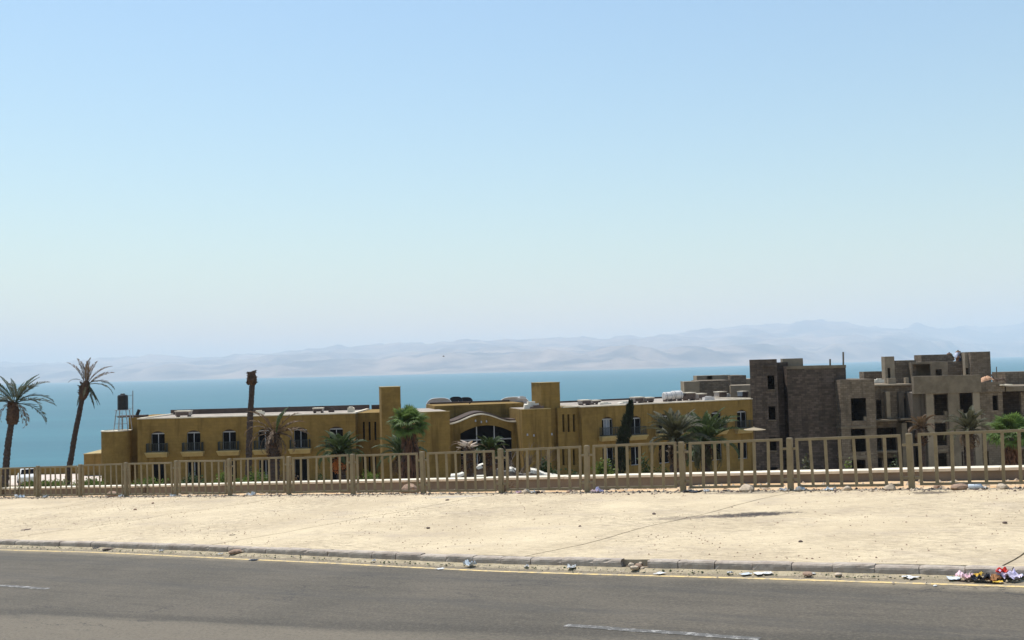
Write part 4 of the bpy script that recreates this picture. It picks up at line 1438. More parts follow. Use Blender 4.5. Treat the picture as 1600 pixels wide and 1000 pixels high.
full_date_palm('dark spreading date palm behind the trunk of the bright fan palm', 628, 760, 712, 74, 2.0, 60, 40, .3, mats=(m_pinn, m_pinn_b), dead=18)
full_date_palm('date palm with white cut leaf stubs below the third right wing window', 1056, 758, 688, 60, 1.95, 70, 38, .42, mats=(m_pinn_o, m_pinn_b), dead=12, pale=14)
full_date_palm('taller green date palm below the fourth right wing window', 1102, 758, 690, 64, 2.3, 80, 42, .32, mats=(m_pinn, m_pinn_o), dead=12)
full_date_palm('dark green palm in front of the arched entrance window', 764, 760, 703, 58, 1.0, 90, 34, .36, mats=(m_pinn, m_pinn_o), dead=5)
full_date_palm('pale feathery palm before the right concrete columns', 1514, 745, 672, 72, 1.75, 100, 26, .3, mats=(m_pinn_o, m_pinn_b), dead=8)
full_date_palm('withered brown palm before the stained concrete wall', 1440, 745, 668, 74, 1.2, 110, 16, .25, mats=(m_pinn_b, m_pinn_b), dead=10, name='dead_palm')

# stumpy brown palm with pale stubs beside the entrance
p = thing('dead_palm', tuple(base_of(733, 760, 57)), 'stumpy brown palm trunk with white leaf stubs left of the arched entrance', 'palm tree')
tp = at(732, 699, 57)
palm_trunk([p.location, (Vector(p.location) + tp) / 2, tp], .30, .26, 120).build('trunk', m_trunk, p)
mb = MB(); boots(mb, tp - Vector((0, 0, 1.4)), .5, 1.4, 70, 121, .4, .5); mb.build('leaf_base_sheath', m_boot, p)
mb = MB(); boots(mb, tp - Vector((0, 0, .25)), .42, .4, 10, 122, .62, .55); mb.build('cut_leaf_base', m_stub, p)
FMd = [frond_mesh('frond', 1.3, .3, 1.8, m_pinn_b, 123, 20, .34, .6, .3)]
crown(p, tp, [(a, e, .9, 0) for a, e in ((10, 10), (180, 15), (200, -20), (-30, -30), (-90, 20), (150, 40))], FMd, 5)

# --- fan palms
def fan_leaf(name, rad, m, seed, n=26, droop=.5):
    r = random.Random(seed)
    mb = MB()
    pet = rad * .95
    mb.tube([(0, 0, 0), (pet * .5, 0, .05), (pet, 0, 0)], [.022, .018, .014], 4)
    c = Vector((pet, 0, 0))
    for i in range(n):
        a = R(-128 + 256 * i / (n - 1))
        d = Vector((math.cos(a), math.sin(a), 0)); s = Vector((-d.y, d.x, 0))
        L = rad * (1.0 - .25 * abs(a) / 2.4) * r.uniform(.88, 1.06)
        w = L * .075
        fold = Vector((0, 0, .02 * (1 if i % 2 else -1)))
        m1 = c + d * L * .62 - Vector((0, 0, droop * .10 * L)) + fold
        e = c + d * L * .97 - Vector((0, 0, droop * L * r.uniform(.3, .7)))
        mb.add((c + s * w * .15, m1 + s * w, e, m1 - s * w, c - s * w * .15, m1 + Vector((0, 0, .03))), ((0, 1, 5), (1, 2, 5), (2, 3, 5), (3, 4, 5), (4, 0, 5)))
    return mb.mesh(name, m)
def fan_palm(label, px, pybase, cpy, Y, rad, seed, nf, trunk_r, skirt):
    root = thing('fan_palm', tuple(base_of(px, pybase, Y)), label, 'palm tree')
    top = at(px, cpy, Y)
    palm_trunk([root.location, (Vector(root.location) + top) / 2, top], trunk_r, trunk_r * .8, seed).build('trunk', m_trunk, root)
    r = random.Random(seed)
    if skirt:
        mb = MB()
        for i in range(420):
            a = r.uniform(0, 2 * math.pi); z = -r.random() ** .8 * skirt
            d = Vector((math.cos(a), math.sin(a), 0)); s = Vector((-d.y, d.x, 0))
            p = top + Vector((0, 0, z)) + d * trunk_r * .9
            e = p + d * r.uniform(.1, .34) - Vector((0, 0, r.uniform(.4, .9)))
            mdl = p.lerp(e, .5) + d * r.uniform(.05, .16)
            w = r.uniform(.03, .08)
            mb.add((p - s * w * .4, mdl - s * w, e, mdl + s * w, p + s * w * .4), ((0, 1, 2, 3, 4),))
        mb.build('dead_leaf_skirt', m_fan_b, root)
    FL = [fan_leaf('fan_leaf', rad, m_fan, seed + 1, 26, .4), fan_leaf('fan_leaf', rad, m_fan, seed + 2, 24, .8), fan_leaf('fan_leaf', rad * .9, m_fan, seed + 3, 22, 1.1)]
    specs = []
    for i in range(nf):
        el = 82 - 108 * (i / nf) + r.uniform(-6, 6)
        specs.append((i * 137.5 + r.uniform(-10, 10), el, r.uniform(.82, 1.05), 0 if el > 50 else (1 if el > 5 else 2)))
    crown(root, top + Vector((0, 0, .1)), specs, FL, seed, 'fan_leaf')
    return root
fan_palm('bright green fan palm with thick brown skirted trunk, between left tower and arch', 640, 760, 668, 70, .82, 130, 42, .46, 4.6)
fan_palm('bright green fan palm at the far right before the concrete building', 1580, 745, 684, 60, .82, 140, 30, .3, 1.6)

# --- cypress
cy = thing('cypress_tree', tuple(base_of(966, 758, 66)), 'slim dark leaning cypress before the second right wing window', 'tree')
pth = [Vector(cy.location)] + [at(x, y, 66) for x, y in ((968, 735), (971, 705), (976, 675), (983, 648), (986, 629))]
mb = MB(); mb.tube(pth, [.12, .11, .09, .07, .04, .015], 7); mb.build('trunk', m_trunk, cy)
r = random.Random(31)
mb = MB()
for i in range(9000):
    f = r.random() ** .9
    k = .6 + f * (len(pth) - 1.6)
    j = min(len(pth) - 2, int(k)); q = pth[j].lerp(pth[j + 1], k - j)
    wid = (.50 * (1 - f) ** .75 + .06) * (1 + .35 * math.sin(f * 23) * math.sin(f * 57 + 1)) * min(1, f * 6 + .35)
    a = r.uniform(0, 2 * math.pi)
    rr = wid * math.sqrt(r.uniform(.12, 1)) * (1 + .35 * noise.noise(Vector((math.cos(a) * 2, math.sin(a) * 2, f * 14))))
    p = q + Vector((math.cos(a) * rr, math.sin(a) * rr, r.uniform(-.12, .12)))
    d = Vector((math.cos(a) * .5, math.sin(a) * .5, 1 + r.uniform(-.3, .5))).normalized()
    s = d.cross(Vector((r.uniform(-1, 1), r.uniform(-1, 1), r.uniform(-.3, .3)))).normalized()
    L = r.uniform(.08, .2)
    mb.add((p - s * .018, p + s * .018, p + d * L + s * .012, p + d * L - s * .012), ((0, 1, 2, 3),))
mb.build('crown', m_cyp, cy)

# --- shrubs
def shrub(label, px, pybase, pytop, Y, rx, m, seed, n=1500, name='shrub', leaf=.15, cat='shrub'):
    b = base_of(px, pybase, Y)
    top = at(px, pytop, Y).z
    root = thing(name, tuple(b), label, cat)
    r = random.Random(seed)
    h = top - b.z
    stems = MB(); leaves = MB()
    tips = []
    for i in range(16):
        a = r.uniform(0, 2 * math.pi); sp = r.uniform(.15, 1)
        e = b + Vector((math.cos(a) * rx * sp * .8, math.sin(a) * rx * sp * .8, h * r.uniform(.7, 1.0) * (1 - .25 * sp)))
        m_ = b.lerp(e, .5) + Vector((r.uniform(-.15, .15), r.uniform(-.15, .15), .1))
        stems.tube([b, m_, e], [.035, .022, .008], 4); tips.append((m_, e))
    stems.build('stem', m_wood, root)
    for i in range(int(n * 1.8)):
        m_, e = r.choice(tips)
        q = m_.lerp(e, r.uniform(.15, 1.08))
        p = q + Vector((r.gauss(0, .17) * rx * .8, r.gauss(0, .17) * rx * .8, r.gauss(0, .13)))
        d = Vector((r.gauss(0, 1), r.gauss(0, 1), r.gauss(.4, .8))).normalized()
        s = d.cross(Vector((r.gauss(0, 1), r.gauss(0, 1), r.gauss(0, 1)))).normalized()
        L = leaf * r.uniform(.7, 1.5)
        leaves.add((p, p + d * L * .5 + s * L * .28, p + d * L, p + d * L * .5 - s * L * .28), ((0, 1, 2, 3),))
    leaves.build('foliage', m, root)
    return root
shrub('yellow green bushy shrub left of the dark cypress', 948, 757, 704, 60, 1.0, m_bush, 201, 2600)
shrub('small olive shrub right of the dark cypress', 1007, 757, 712, 60, .9, m_bush_d, 202, 2200)
shrub('low bright green shrub below the third left wing window', 350, 763, 737, 74, 1.6, m_bush, 203, 2400)
shrub('low bright green shrub behind the foot of the pole-like palm', 398, 763, 735, 74, 1.5, m_bush, 204, 2400)
shrub('low grassy shrub below the first left wing window', 236, 764, 744, 78, 1.8, m_bush, 205, 1800)
shrub('green shrub between the date bunch palm and the fan palm', 578, 760, 733, 68, 1.1, m_bush, 206, 2200)
shrub('dark shrub under the right slit windows', 905, 758, 722, 62, .9, m_bush_d, 207, 1600)
shrub('flat dark shrub left of the right slit windows', 862, 757, 727, 64, 1.3, m_bush_d, 208, 1800)
shrub('small pale agave like bush before the tall blank concrete wall', 1262, 742, 712, 58, .55, m_pinn_o, 209, 900, leaf=.2)
shrub('upright yellowish bush before the left concrete bay', 1327, 740, 704, 58, .4, m_bush, 210, 900)
shrub('low green hedge bush between the two tall left palms', 70, 760, 750, 90, 2.0, m_bush, 211, 1700)
shrub('low green hedge bush left of the turret foot', 140, 760, 749, 88, 1.8, m_bush, 212, 1600)
shrub('low dark bush right of the two date palms', 1145, 757, 722, 60, .8, m_bush_d, 213, 1300)

shrub('dark undergrowth between the two date palms and the cypress', 1030, 757, 716, 63, 1.1, m_bush_d, 214, 2200)
shrub('brown dry bush at the foot of the withered palm', 452, 760, 730, 68, .9, m_pinn_b, 215, 1500)
shrub('dark bush at the foot of the date bunch palm', 505, 760, 738, 70, .9, m_bush_d, 216, 1500)
shrub('dark bush just left of the arched entrance', 712, 758, 735, 67, .7, m_bush_d, 217, 1300)
shrub('dark olive bush right of the dead tree', 850, 758, 716, 65, .9, m_bush_d, 218, 1700)
shrub('green bush below the second left wing window', 300, 763, 741, 75, 1.2, m_bush_d, 219, 1500)
shrub('pale dry bush before the concrete stair tower foot', 1215, 744, 718, 58, .6, m_pinn_b, 220, 900)
shrub('dark leafy bush before the recessed concrete bay', 1400, 742, 712, 60, .7, m_bush_d, 221, 1200)

# --- bare dead shrubs
def dead_shrub(label, px, pybase, pytop, Y, spread, seed, name='dead_tree', cat='tree', tw=.07, Z=None, gen=4):
    b = base_of(px, pybase, Y) if Z is None else Vector((at(px, pybase, Y).x, Y, Z))
    h = at(px, pytop, Y).z - b.z
    root = thing(name, tuple(b), label, cat)
    r = random.Random(seed)
    mb = MB()
    def grow(p, d, L, w, g):
        q = p + d * L * .5 + Vector((r.uniform(-.06, .06), r.uniform(-.06, .06), 0)) * L
        e = p + d * L
        mb.tube([p, q, e], [w, w * .8, w * .6], 5 if g > 1 else 4)
        if g == 0: return
        for k in range(r.choice((2, 3, 3))):
            nd = (d + Vector((r.uniform(-spread, spread), r.uniform(-spread, spread), r.uniform(-.15, .45)))).normalized()
            grow(p.lerp(e, r.uniform(.7, 1)), nd, L * r.uniform(.55, .8), w * .6, g - 1)
    for k in range(3):
        grow(b, Vector((r.uniform(-.3, .3), r.uniform(-.3, .3), 1)).normalized(), h * .42, tw, gen)
    mb.build('branches', m_wood, root)
    return root
dead_shrub('bare dead tree right of the arched entrance', 822, 758, 690, 64, .75, 301, tw=.10)
dead_shrub('bare brown shrub behind the fence before the arched entrance', 788, 758, 716, 60, .9, 302, name='dead_shrub', cat='shrub', tw=.05)
for px, py, yt, lab, sd in ((789, 771, 752, 'dry brown weed at the foot of the fence post before the entrance', 303), (226, 774, 744, 'wispy green weed growing against the left part of the fence', 304), (6, 777, 750, 'straggly weed in the fence at the left edge of the photo', 305), (30, 776, 757, 'thin weed in the second fence panel from the left', 306)):
    s, n = ground_sn(px, py, PAV)
    n = 24.0
    q = Wp(s, n)
    d_ = ray(px, py)
    x_ = d_.x * q.y
    b = Vector((x_, q.y, ground_z(*sn_of(x_, q.y)) - .02))
    root = thing('weed', tuple(b), lab, 'weed')
    r = random.Random(sd)
    hh = at(px, yt, b.y).z - b.z
    mb = MB(); lv = MB()
    for i in range(26):
        a = r.uniform(0, 6.28); sp = r.uniform(.05, .38)
        e = b + Vector((math.cos(a) * sp, math.sin(a) * sp * .6, hh * r.uniform(.45, 1)))
        m_ = b.lerp(e, .5) + Vector((r.uniform(-.05, .05), r.uniform(-.05, .05), .05))
        mb.tube([b, m_, e], [.006, .004, .002], 3)
        for k in range(12):
            q = m_.lerp(e, r.random())
            d = Vector((r.gauss(0, 1), r.gauss(0, 1), r.gauss(.4, .6))).normalized(); s_ = d.cross(Vector((0, .3, 1))).normalized()
            L = r.uniform(.02, .05)
            lv.add((q, q + d * L * .5 + s_ * L * .3, q + d * L, q + d * L * .5 - s_ * L * .3), ((0, 1, 2, 3),))
    mb.build('stem', m_wood, root); lv.build('foliage', m_bush_d if sd != 303 else m_pinn_b, root)
# ------------------------------------------------------------------ things on the roofs
m_tank_w = plain('white_tank', (.62, .58, .54), .6, .15, 3, 0)
m_metal = plain('galvanised_steel', (.30, .30, .31), .5, .2, 5, 0, .4)
m_unit = plain('grey_sheet_metal', (.33, .28, .24), .65, .25, 3, 0)
m_unit_d = plain('rusty_dark_metal', (.12, .085, .07), .8, .35, 4, 0)
m_dish = plain('white_dish_paint', (.56, .50, .47), .6, .12, 2, 0)

def rect_at(px0, px1, pytop, Y):
    a = at(px0, pytop, Y); b = at(px1, pytop, Y)
    return a, b
def air_unit(label, px0, px1, pytop, Y, zbase, yaw=0, m_body=None, name='air_conditioner', slats=True, depth=.8):
    """outdoor unit: casing on two feet, sloping lid, grille"""
    a, b = rect_at(px0, px1, pytop, Y)
    w = (b.x - a.x) / max(.6, math.cos(R(yaw)))
    c = Vector(((a.x + b.x) / 2, Y, zbase))
    h = (a.z + b.z) / 2 - zbase
    root = thing(name, tuple(c), label, 'air conditioner', 'air conditioning units on the hotel roofs')
    root.rotation_euler.z = R(yaw)
    def part(nm, mb, m, par=root):
        o = bpy.data.objects.new(nm, mb.mesh(nm, m)); C.objects.link(o); o.parent = par; return o
    f = .12
    for sx in (-1, 1):
        mb = MB(); mb.box(sx * w * .36 - .06, sx * w * .36 + .06, -depth * .45, depth * .45, 0, f); part('foot', mb, m_unit_d)
    mb = MB(); mb.box(-w * .47, w * .47, -depth / 2, depth / 2, f + .002, h - .09); body = part('casing', mb, m_body or m_unit)
    mb = MB(); mb.box(-w * .5, w * .5, -depth / 2 - .05, depth / 2 + .05, h - .088, h); part('lid', mb, m_cope)
    for k in range(3 if slats else 0):
        z = f + (h - f - .1) * (k + .7) / 3.6
        mb = MB(); mb.box(-w * .4, w * .4, -depth / 2 - .03, -depth / 2 - .003, z - .045, z + .045); part('grille_slat', mb, m_unit_d, body)
    return root
air_unit('boxy air conditioner on the left wing roof above the first windows', 275, 299, 641.5, 93, ROOF_Z + .01, 0)
air_unit('boxy air conditioner with bright lid on the left wing roof above the fifth window', 489.5, 505.5, 637, 94, ROOF_Z + .01, 0)
air_unit('leftmost of the low boxes on the right wing roof', 905, 921, 624.5, 96, ROOF_Z + .01, 27)
air_unit('second low box on the right wing roof beside the leftmost', 922, 936, 625, 97, ROOF_Z + .01, 27)
air_unit('box on the right wing roof above the second window', 987, 1003.5, 620, 98, ROOF_Z + .01, 27)
air_unit('twin box just right of the one above the second right wing window', 1004.5, 1019, 620.5, 98.5, ROOF_Z + .01, 27)
air_unit('rusty unit on the right wing roof in front of the concrete block', 1068, 1084, 613, 101, ROOF_Z + .01, 27, m_unit_d)
air_unit('long low rusty unit on the right wing roof behind the fourth window', 1086, 1101, 614.5, 102, ROOF_Z + .01, 27, m_unit)
air_unit('box on the right wing roof nearest the stair tower', 1155, 1166, 611, 106, ROOF_Z + .01, 27, m_metal)
air_unit('grey box on the right wing roof above the fifth window', 1118, 1133, 611.5, 105, ROOF_Z + .01, 27, m_unit)

# white cylindrical tanks
def lying_tank(label, px, py, Y, r_, ln, yaw):
    c = at(px, py, Y)
    root = thing('water_tank', (c.x, c.y, ROOF_Z + .01), label, 'tank', 'white tanks on the right wing roof')
    root.rotation_euler.z = R(yaw)
    mb = MB()
    pts = [(-ln / 2, 0, r_ + .15), (-ln / 2 + .06, 0, r_ + .15), (ln / 2 - .06, 0, r_ + .15), (ln / 2, 0, r_ + .15)]
    mb.tube(pts, [r_ * .8, r_, r_, r_ * .8], 16)
    o = bpy.data.objects.new('barrel', mb.mesh('barrel', m_tank_w, False)); C.objects.link(o); o.parent = root
    for x in (-ln * .3, ln * .3):
        mb = MB(); mb.box(x - .06, x + .06, -r_ * .8, r_ * .8, 0, .22)
        o = bpy.data.objects.new('cradle', mb.mesh('cradle', m_unit_d)); C.objects.link(o); o.parent = root
        mb = MB(); mb.tube([(x - .03, 0, r_ + .15), (x + .03, 0, r_ + .15)], r_ + .012, 16)
        o = bpy.data.objects.new('strap', mb.mesh('strap', m_metal)); C.objects.link(o); o.parent = root
lying_tank('white lying tank on the right wing roof above the third window', 1043, 618, 99.5, .38, .95, 27)
lying_tank('larger white lying tank beside the concrete block on the right wing roof', 1057, 617, 100.5, .42, 1.15, 27)

# flat scrap lying about on the roofs
def scrap(name, label, px, py, Y, w, d, h, yaw, m, cat='scrap', z=None, group=None):
    c = at(px, py, Y)
    z = c.z if z is None else z
    r = random.Random(int(px * 7 + py))
    mb = MB()
    top = [(-w / 2, -d / 2), (w / 2, -d / 2 * .8), (w / 2 * .9, d / 2), (-w / 2 * .8, d / 2)]
    mb.hexa([(x, y, 0) for x, y in top] + [(x * .92 + r.uniform(-.03, .03), y * .92, h * r.uniform(.5, 1.1)) for x, y in top])
    mb.box(-w * .2, w * .25, -d * .3, d * .2, h * .4, h * 1.25)
    o = bpy.data.objects.new(name, mb.mesh(name, m)); C.objects.link(o)
    o.location = (c.x, c.y, z); o.rotation_euler.z = R(yaw)
    return tag(o, label, cat, group)
scrap('plank_pile', 'pale plank pile on the left wing roof right of the crownless palm', 404, 641, 94, 1.2, .8, .3, 10, m_cope, 'planks', ROOF_Z + .01)
scrap('pipe_bundle', 'small dark heap on the left wing roof near the link', 518, 640, 95, .5, .5, .32, 0, m_bitumen_shade, 'scrap', ROOF_Z + .01)
scrap('board', 'pale leaning board at the right end of the left wing roof', 548, 640, 94, .7, .6, .4, 20, m_cope, 'board', ROOF_Z + .01)
scrap('rubble_heap', 'white rubble on the right wing roof left of the third window', 975, 627, 94.5, 1.4, .7, .16, 27, m_whitewash, 'rubble', ROOF_Z + .12)
scrap('rubble_heap', 'flat white debris on the right wing roof right of the leftmost boxes', 944, 629, 93.5, 1.3, .6, .16, 27, m_whitewash, 'rubble', ROOF_Z + .12)
scrap('metal_sheet', 'curled silver sheet on the right wing roof above the fifth window', 1106, 620, 100.5, 1.3, .6, .3, 27, m_tank_w, 'sheet', ROOF_Z + .01)
scrap('board', 'white board lying on the roof of the far concrete block', 1137, 612, 108, .5, .4, .3, 27, m_whitewash, 'board', ROOF_Z + .01)
scrap('cement_sacks', 'white cement sacks on the ledge left of the concrete roof shaft', 1373, 598, 104.2, 1.0, .6, .35, 0, m_whitewash, 'sacks')

# orange brown tarpaulin bundle on the concrete roof edge
m_tarp = plain('orange_brown_tarpaulin', (.48, .27, .16), .8, .35, 3, .3)
c = at(1538, 593, 102.0)
mb = MB()
r = random.Random(4)
NXT, NYT = 14, 10
for i in range(NXT + 1):
    for j in range(NYT + 1):
        x = -.75 + 1.5 * i / NXT; y = -.5 + 1.0 * j / NYT
        e = max(0, 1 - (x / .76) ** 2) ** .5 * max(0, 1 - (y / .51) ** 2) ** .5
        mb.v.append((x, y, -.08 + e * (.5 + .24 * x + .16 * fbm(x * 3, y * 3, 8)) + x * .18))
for i in range(NXT):
    for j in range(NYT):
        a = i * (NYT + 1) + j
        mb.f.append((a, a + NYT + 1, a + NYT + 2, a + 1)); mb.m.append(0)
o = bpy.data.objects.new('tarpaulin', mb.mesh('tarpaulin', m_tarp)); C.objects.link(o); o.location = (c.x, c.y, FD.uz(1538, 596, W5)[1] + .02)
tag(o, 'orange brown tarpaulin bundle draped on the concrete roof beam', 'tarpaulin')
# sagging net beside it
mb = MB()
pa = [at(x, y, 102.4) for x, y in ((1549, 585), (1553, 592), (1560, 593), (1567, 591), (1572, 596))]
mb.tube(pa, .07, 6)
for k in range(9):
    q = pa[1].lerp(pa[3], k / 8)
    mb.tube([q, q + Vector((.1 * math.sin(k), .1, -.35 - .1 * (k % 3)))], .035, 4)
tag(mb.build('cable_tangle', m_unit_d), 'dark tangle of cable right of the orange tarpaulin', 'cable')

# ------------------------------------------------------------------ black tank on a steel stand, mast beside it
ct = at(192, 640, 90.5)
zt0 = at(192, 640, 90.5).z; zt1 = at(192, 616.5, 90.5).z
stand = thing('tank_stand', (ct.x, ct.y, tz), 'tall steel stand with ladder on the round turret', 'stand')
for k, (sx, sy) in enumerate(((-1, -1), (1, -1), (1, 1), (-1, 1))):
    mb = MB(); mb.bar((ct.x + sx * .62, ct.y + sy * .5, tz + .02), (ct.x + sx * .42, ct.y + sy * .4, zt0 - .05), .06, .06); mb.build('leg', m_metal, stand)
mb = MB(); mb.box(ct.x - .55, ct.x + .55, ct.y - .5, ct.y + .5, zt0 - .05, zt0 - .005); mb.build('deck', m_metal, stand)
for f in (.35, .7):
    z = tz + (zt0 - tz) * f
    mb = MB(); mb.bar((ct.x - .56, ct.y - .46, z), (ct.x + .56, ct.y - .46, z), .04, .04); mb.build('brace', m_metal, stand)
lad = MB()
for sx in (-.12, .14):
    lad.bar((ct.x + sx, ct.y - .56, tz + .02), (ct.x + sx, ct.y - .53, zt0 - .1), .03, .03)
for k in range(8):
    z = tz + .2 + k * (zt0 - tz - .3) / 8
    lad.bar((ct.x - .12, ct.y - .55, z), (ct.x + .14, ct.y - .55, z), .022, .022)
lad.build('ladder', m_metal, stand)
rr = .45
tk = thing('water_tank', (ct.x, ct.y, zt0), 'black plastic water tank on the steel stand above the turret', 'tank')
mb = MB(); mb.lathe([(rr * .97, 0), (rr, .04), (rr, .3), (rr * .97, .33), (rr, .36), (rr, .62), (rr * .97, .65), (rr, .68), (rr, 1.0), (rr * .97, 1.03), (rr, 1.06), (rr, zt1 - zt0 - .14), (rr * .85, zt1 - zt0 - .04), (rr * .4, zt1 - zt0)], (ct.x, ct.y, zt0), 22)
mb.build('barrel', m_black, tk, smooth=False)
mb = MB(); mb.lathe([(.2, 0), (.2, .07), (.16, .09)], (ct.x, ct.y, zt1 + .002), 14); mb.build('lid', m_black, tk)
ms = thing('antenna_mast', tuple(at(207.5, 651, 91.5)), 'thin mast with cross bars beside the black water tank', 'mast')
a = at(207.5, 653, 91.5); b = at(207.5, 610.5, 91.5)
mb = MB(); mb.tube([a, b], .045, 6); mb.build('pole', m_metal, ms)
for y in (618, 638):
    p, q = at(200, y, 91.5), at(208, y - .3, 91.5)
    mb = MB(); mb.bar(p, q, .03, .03); mb.build('crossbar', m_metal, ms)
p0 = at(186, 649.5, 92.8); p1 = at(226, 648, 92.8)
pl = thing('roof_deck', tuple(p0), 'dark raised deck with a stub pipe at the left end of the hotel roof', 'platform')
mb = MB(); mb.box(p0.x, p1.x, p0.y - .4, p0.y + 1, p0.z - .16, p0.z); mb.build('deck', m_bitumen_shade, pl)
for f in (.1, .9):
    x = p0.x + (p1.x - p0.x) * f
    mb = MB(); mb.box(x - .05, x + .05, p0.y + .1, p0.y + .2, ROOF_Z - (.0 if f > .5 else 1.3), p0.z - .162); mb.build('leg', m_metal, pl)
mb = MB(); mb.tube([at(214, 648.5, 92.8), at(217.5, 640, 92.8)], .15, 10); mb.build('pipe', m_black, pl)

# ------------------------------------------------------------------ satellite dishes
def dish(label, px, py, Y, rx, rz, az, el, m, m_rim, zroof, group):
    c = at(px, py, Y)
    root = thing('satellite_dish', (c.x, c.y, zroof), label, 'satellite dish', group)
    fwd = Vector((math.sin(R(az)) * math.cos(R(el)), -math.cos(R(az)) * math.cos(R(el)), math.sin(R(el))))
    sd = Vector((math.cos(R(az)), math.sin(R(az)), 0)); up = sd.cross(fwd) * -1
    if up.z < 0: up = -up
    mb = MB()
    NRR, NS = 7, 32
    depth = .32 * rx
    for j in range(NRR + 1):
        f = j / NRR
        for k in range(NS):
            a = 2 * math.pi * k / NS
            # a slightly squared outline
            q = (abs(math.cos(a)) ** 3.2 + abs(math.sin(a)) ** 3.2) ** (-1 / 3.2)
            mb.v.append(tuple(c + sd * (rx * f * q * math.cos(a)) + up * (rz * f * q * math.sin(a)) + fwd * (depth * f * f - depth)))
    for j in range(NRR):
        for k in range(NS):
            mb.f.append((j * NS + k, j * NS + (k + 1) % NS, (j + 1) * NS + (k + 1) % NS, (j + 1) * NS + k)); mb.m.append(0)
    mb.build('bowl', m, root, smooth=True)
    rim = MB()
    pts = []
    for k in range(NS + 1):
        a = 2 * math.pi * k / NS
        q = (abs(math.cos(a)) ** 3.2 + abs(math.sin(a)) ** 3.2) ** (-1 / 3.2)
        pts.append(c + sd * (rx * q * math.cos(a)) + up * (rz * q * math.sin(a)))
    rim.tube(pts, .05, 6, cap=False); rim.build('rim', m_rim, root)
    sm = MB(); sm.bar(c + up * -rz * .95 + sd * rx * .35 - fwd * depth * .62, c + up * rz * .95 + sd * rx * .35 - fwd * depth * .62, .035, .02, side=tuple(sd)); sm.build('seam', m_unit, root)
    mb = MB(); mb.tube([c - fwd * depth, c - fwd * (depth + .25), Vector((c.x, c.y, zroof)) - fwd * .3], .06, 6); mb.build('mount', m_metal, root)
    return root
dish('large white satellite dish rising left behind the entrance block', 687, 641.5, 98.2, 1.28, 1.2, 8, 14, m_dish, m_tank_w, zL, 'dishes on the entrance roof')
dish('large white satellite dish rising near the right tower', 804, 639, 98.6, 1.5, 1.15, 4, 14, m_dish, m_tank_w, zL, 'dishes on the entrance roof')
dish('left one of the two overlapping black mesh dishes on the entrance roof', 713, 632, 99.5, .66, .82, 8, 30, m_black, m_black, zL, 'dishes on the entrance roof')
dish('right one of the two overlapping black mesh dishes on the entrance roof', 727, 632.5, 100.1, .70, .80, -6, 30, m_black, m_black, zL, 'dishes on the entrance roof')
p = at(733, 631, 95.5); q = at(737.5, 625, 95.5)
mb = MB(); mb.tube([p, p.lerp(q, .6) + Vector((.06, 0, 0)), q], [.05, .05, .02], 5); mb.tube([p, p - Vector((0, 0, 1.2))], .04, 5)
tag(mb.build('feed_horn', m_black), 'small dark feed arm sticking up right of the black dishes', 'antenna')
scrap('debris_heap', 'white broken dish parts heaped left of the right tower', 829, 634, 90.3, 1.4, .9, .5, 13, m_whitewash, 'debris', zR + .03)
scrap('debris_heap', 'dark scrap heap on the roof edge under the right tower', 838, 637, 89.8, 1.3, .6, .25, 13, m_unit_d, 'debris', zR + .03)
scrap('loudspeaker', 'small white horn on top of the right white dish', 815, 623.5, 95, .8, .3, .22, 5, m_tank_w, 'loudspeaker')

# ------------------------------------------------------------------ parasol by the wing's end
pc = at(1178, 668, 88)
m_tan = plain('tan_canvas', (.30, .24, .155), .85, .15, 3, 0)
par = thing('parasol', (pc.x, pc.y, ground_z(*sn_of(pc.x, pc.y))), 'flat pale parasol beside the last right wing balcony', 'parasol')
mb = MB()
mb.lathe([(.98, -.20), (1.0, -.18), (.5, -.08), (.08, .0), (.05, .09)], tuple(pc), 12)
mb.build('canopy', m_tan, par)
mb = MB(); mb.tube([Vector((pc.x, pc.y, par.location.z)), pc - Vector((0, 0, .05))], .04, 6); mb.build('pole', m_wood, par)
mb = MB(); mb.lathe([(.35, 0), (.33, .1), (.08, .14)], (pc.x, pc.y, par.location.z), 12); mb.build('base', m_greyface, par)

# ------------------------------------------------------------------ white car in the car park
m_car = plain('white_car_paint', (.68, .68, .66), .35, .05, 2, 0, 0, .5)
m_tyre = plain('tyre_rubber', (.02, .02, .02), .8, .2, 5, 0)
cc = at(43, 750, 97)
car = thing('car', (cc.x, cc.y, GROUND_Z + .045), 'white car parked between the two tall palms at far left', 'car')
car.rotation_euler.z = R(118)
def cpart(nm, mb, m, par=car, smooth=False):
    o = bpy.data.objects.new(nm, mb.mesh(nm, m, smooth)); C.objects.link(o); o.parent = par; return o
def loft(sections):
    """sections: list of (x, [(y,z)...])"""
    mb = MB(); n = len(sections[0][1])
    for x, pr in sections:
        for y, z in pr: mb.v.append((x, y, z))
    for i in range(len(sections) - 1):
        for k in range(n):
            mb.f.append((i * n + k, i * n + (k + 1) % n, (i + 1) * n + (k + 1) % n, (i + 1) * n + k)); mb.m.append(0)
    mb.f.append(tuple(reversed(range(n)))); mb.m.append(0)
    mb.f.append(tuple((len(sections) - 1) * n + k for k in range(n))); mb.m.append(0)
    return mb
def sec(w, z0, z1):
    return [(-w, z0 + .08), (-w * .93, z0), (w * .93, z0), (w, z0 + .08), (w * 1.0, (z0 + z1) / 2 + .05), (w * .9, z1), (-w * .9, z1), (-w * 1.0, (z0 + z1) / 2 + .05)]
body = cpart('body', loft([(-1.95, sec(.68, .35, .70)), (-1.85, sec(.78, .26, .80)), (-1.1, sec(.83, .22, .90)), (0, sec(.84, .22, .92)), (.9, sec(.83, .22, .92)), (1.6, sec(.82, .24, .90)), (1.9, sec(.74, .32, .84))]), m_car)
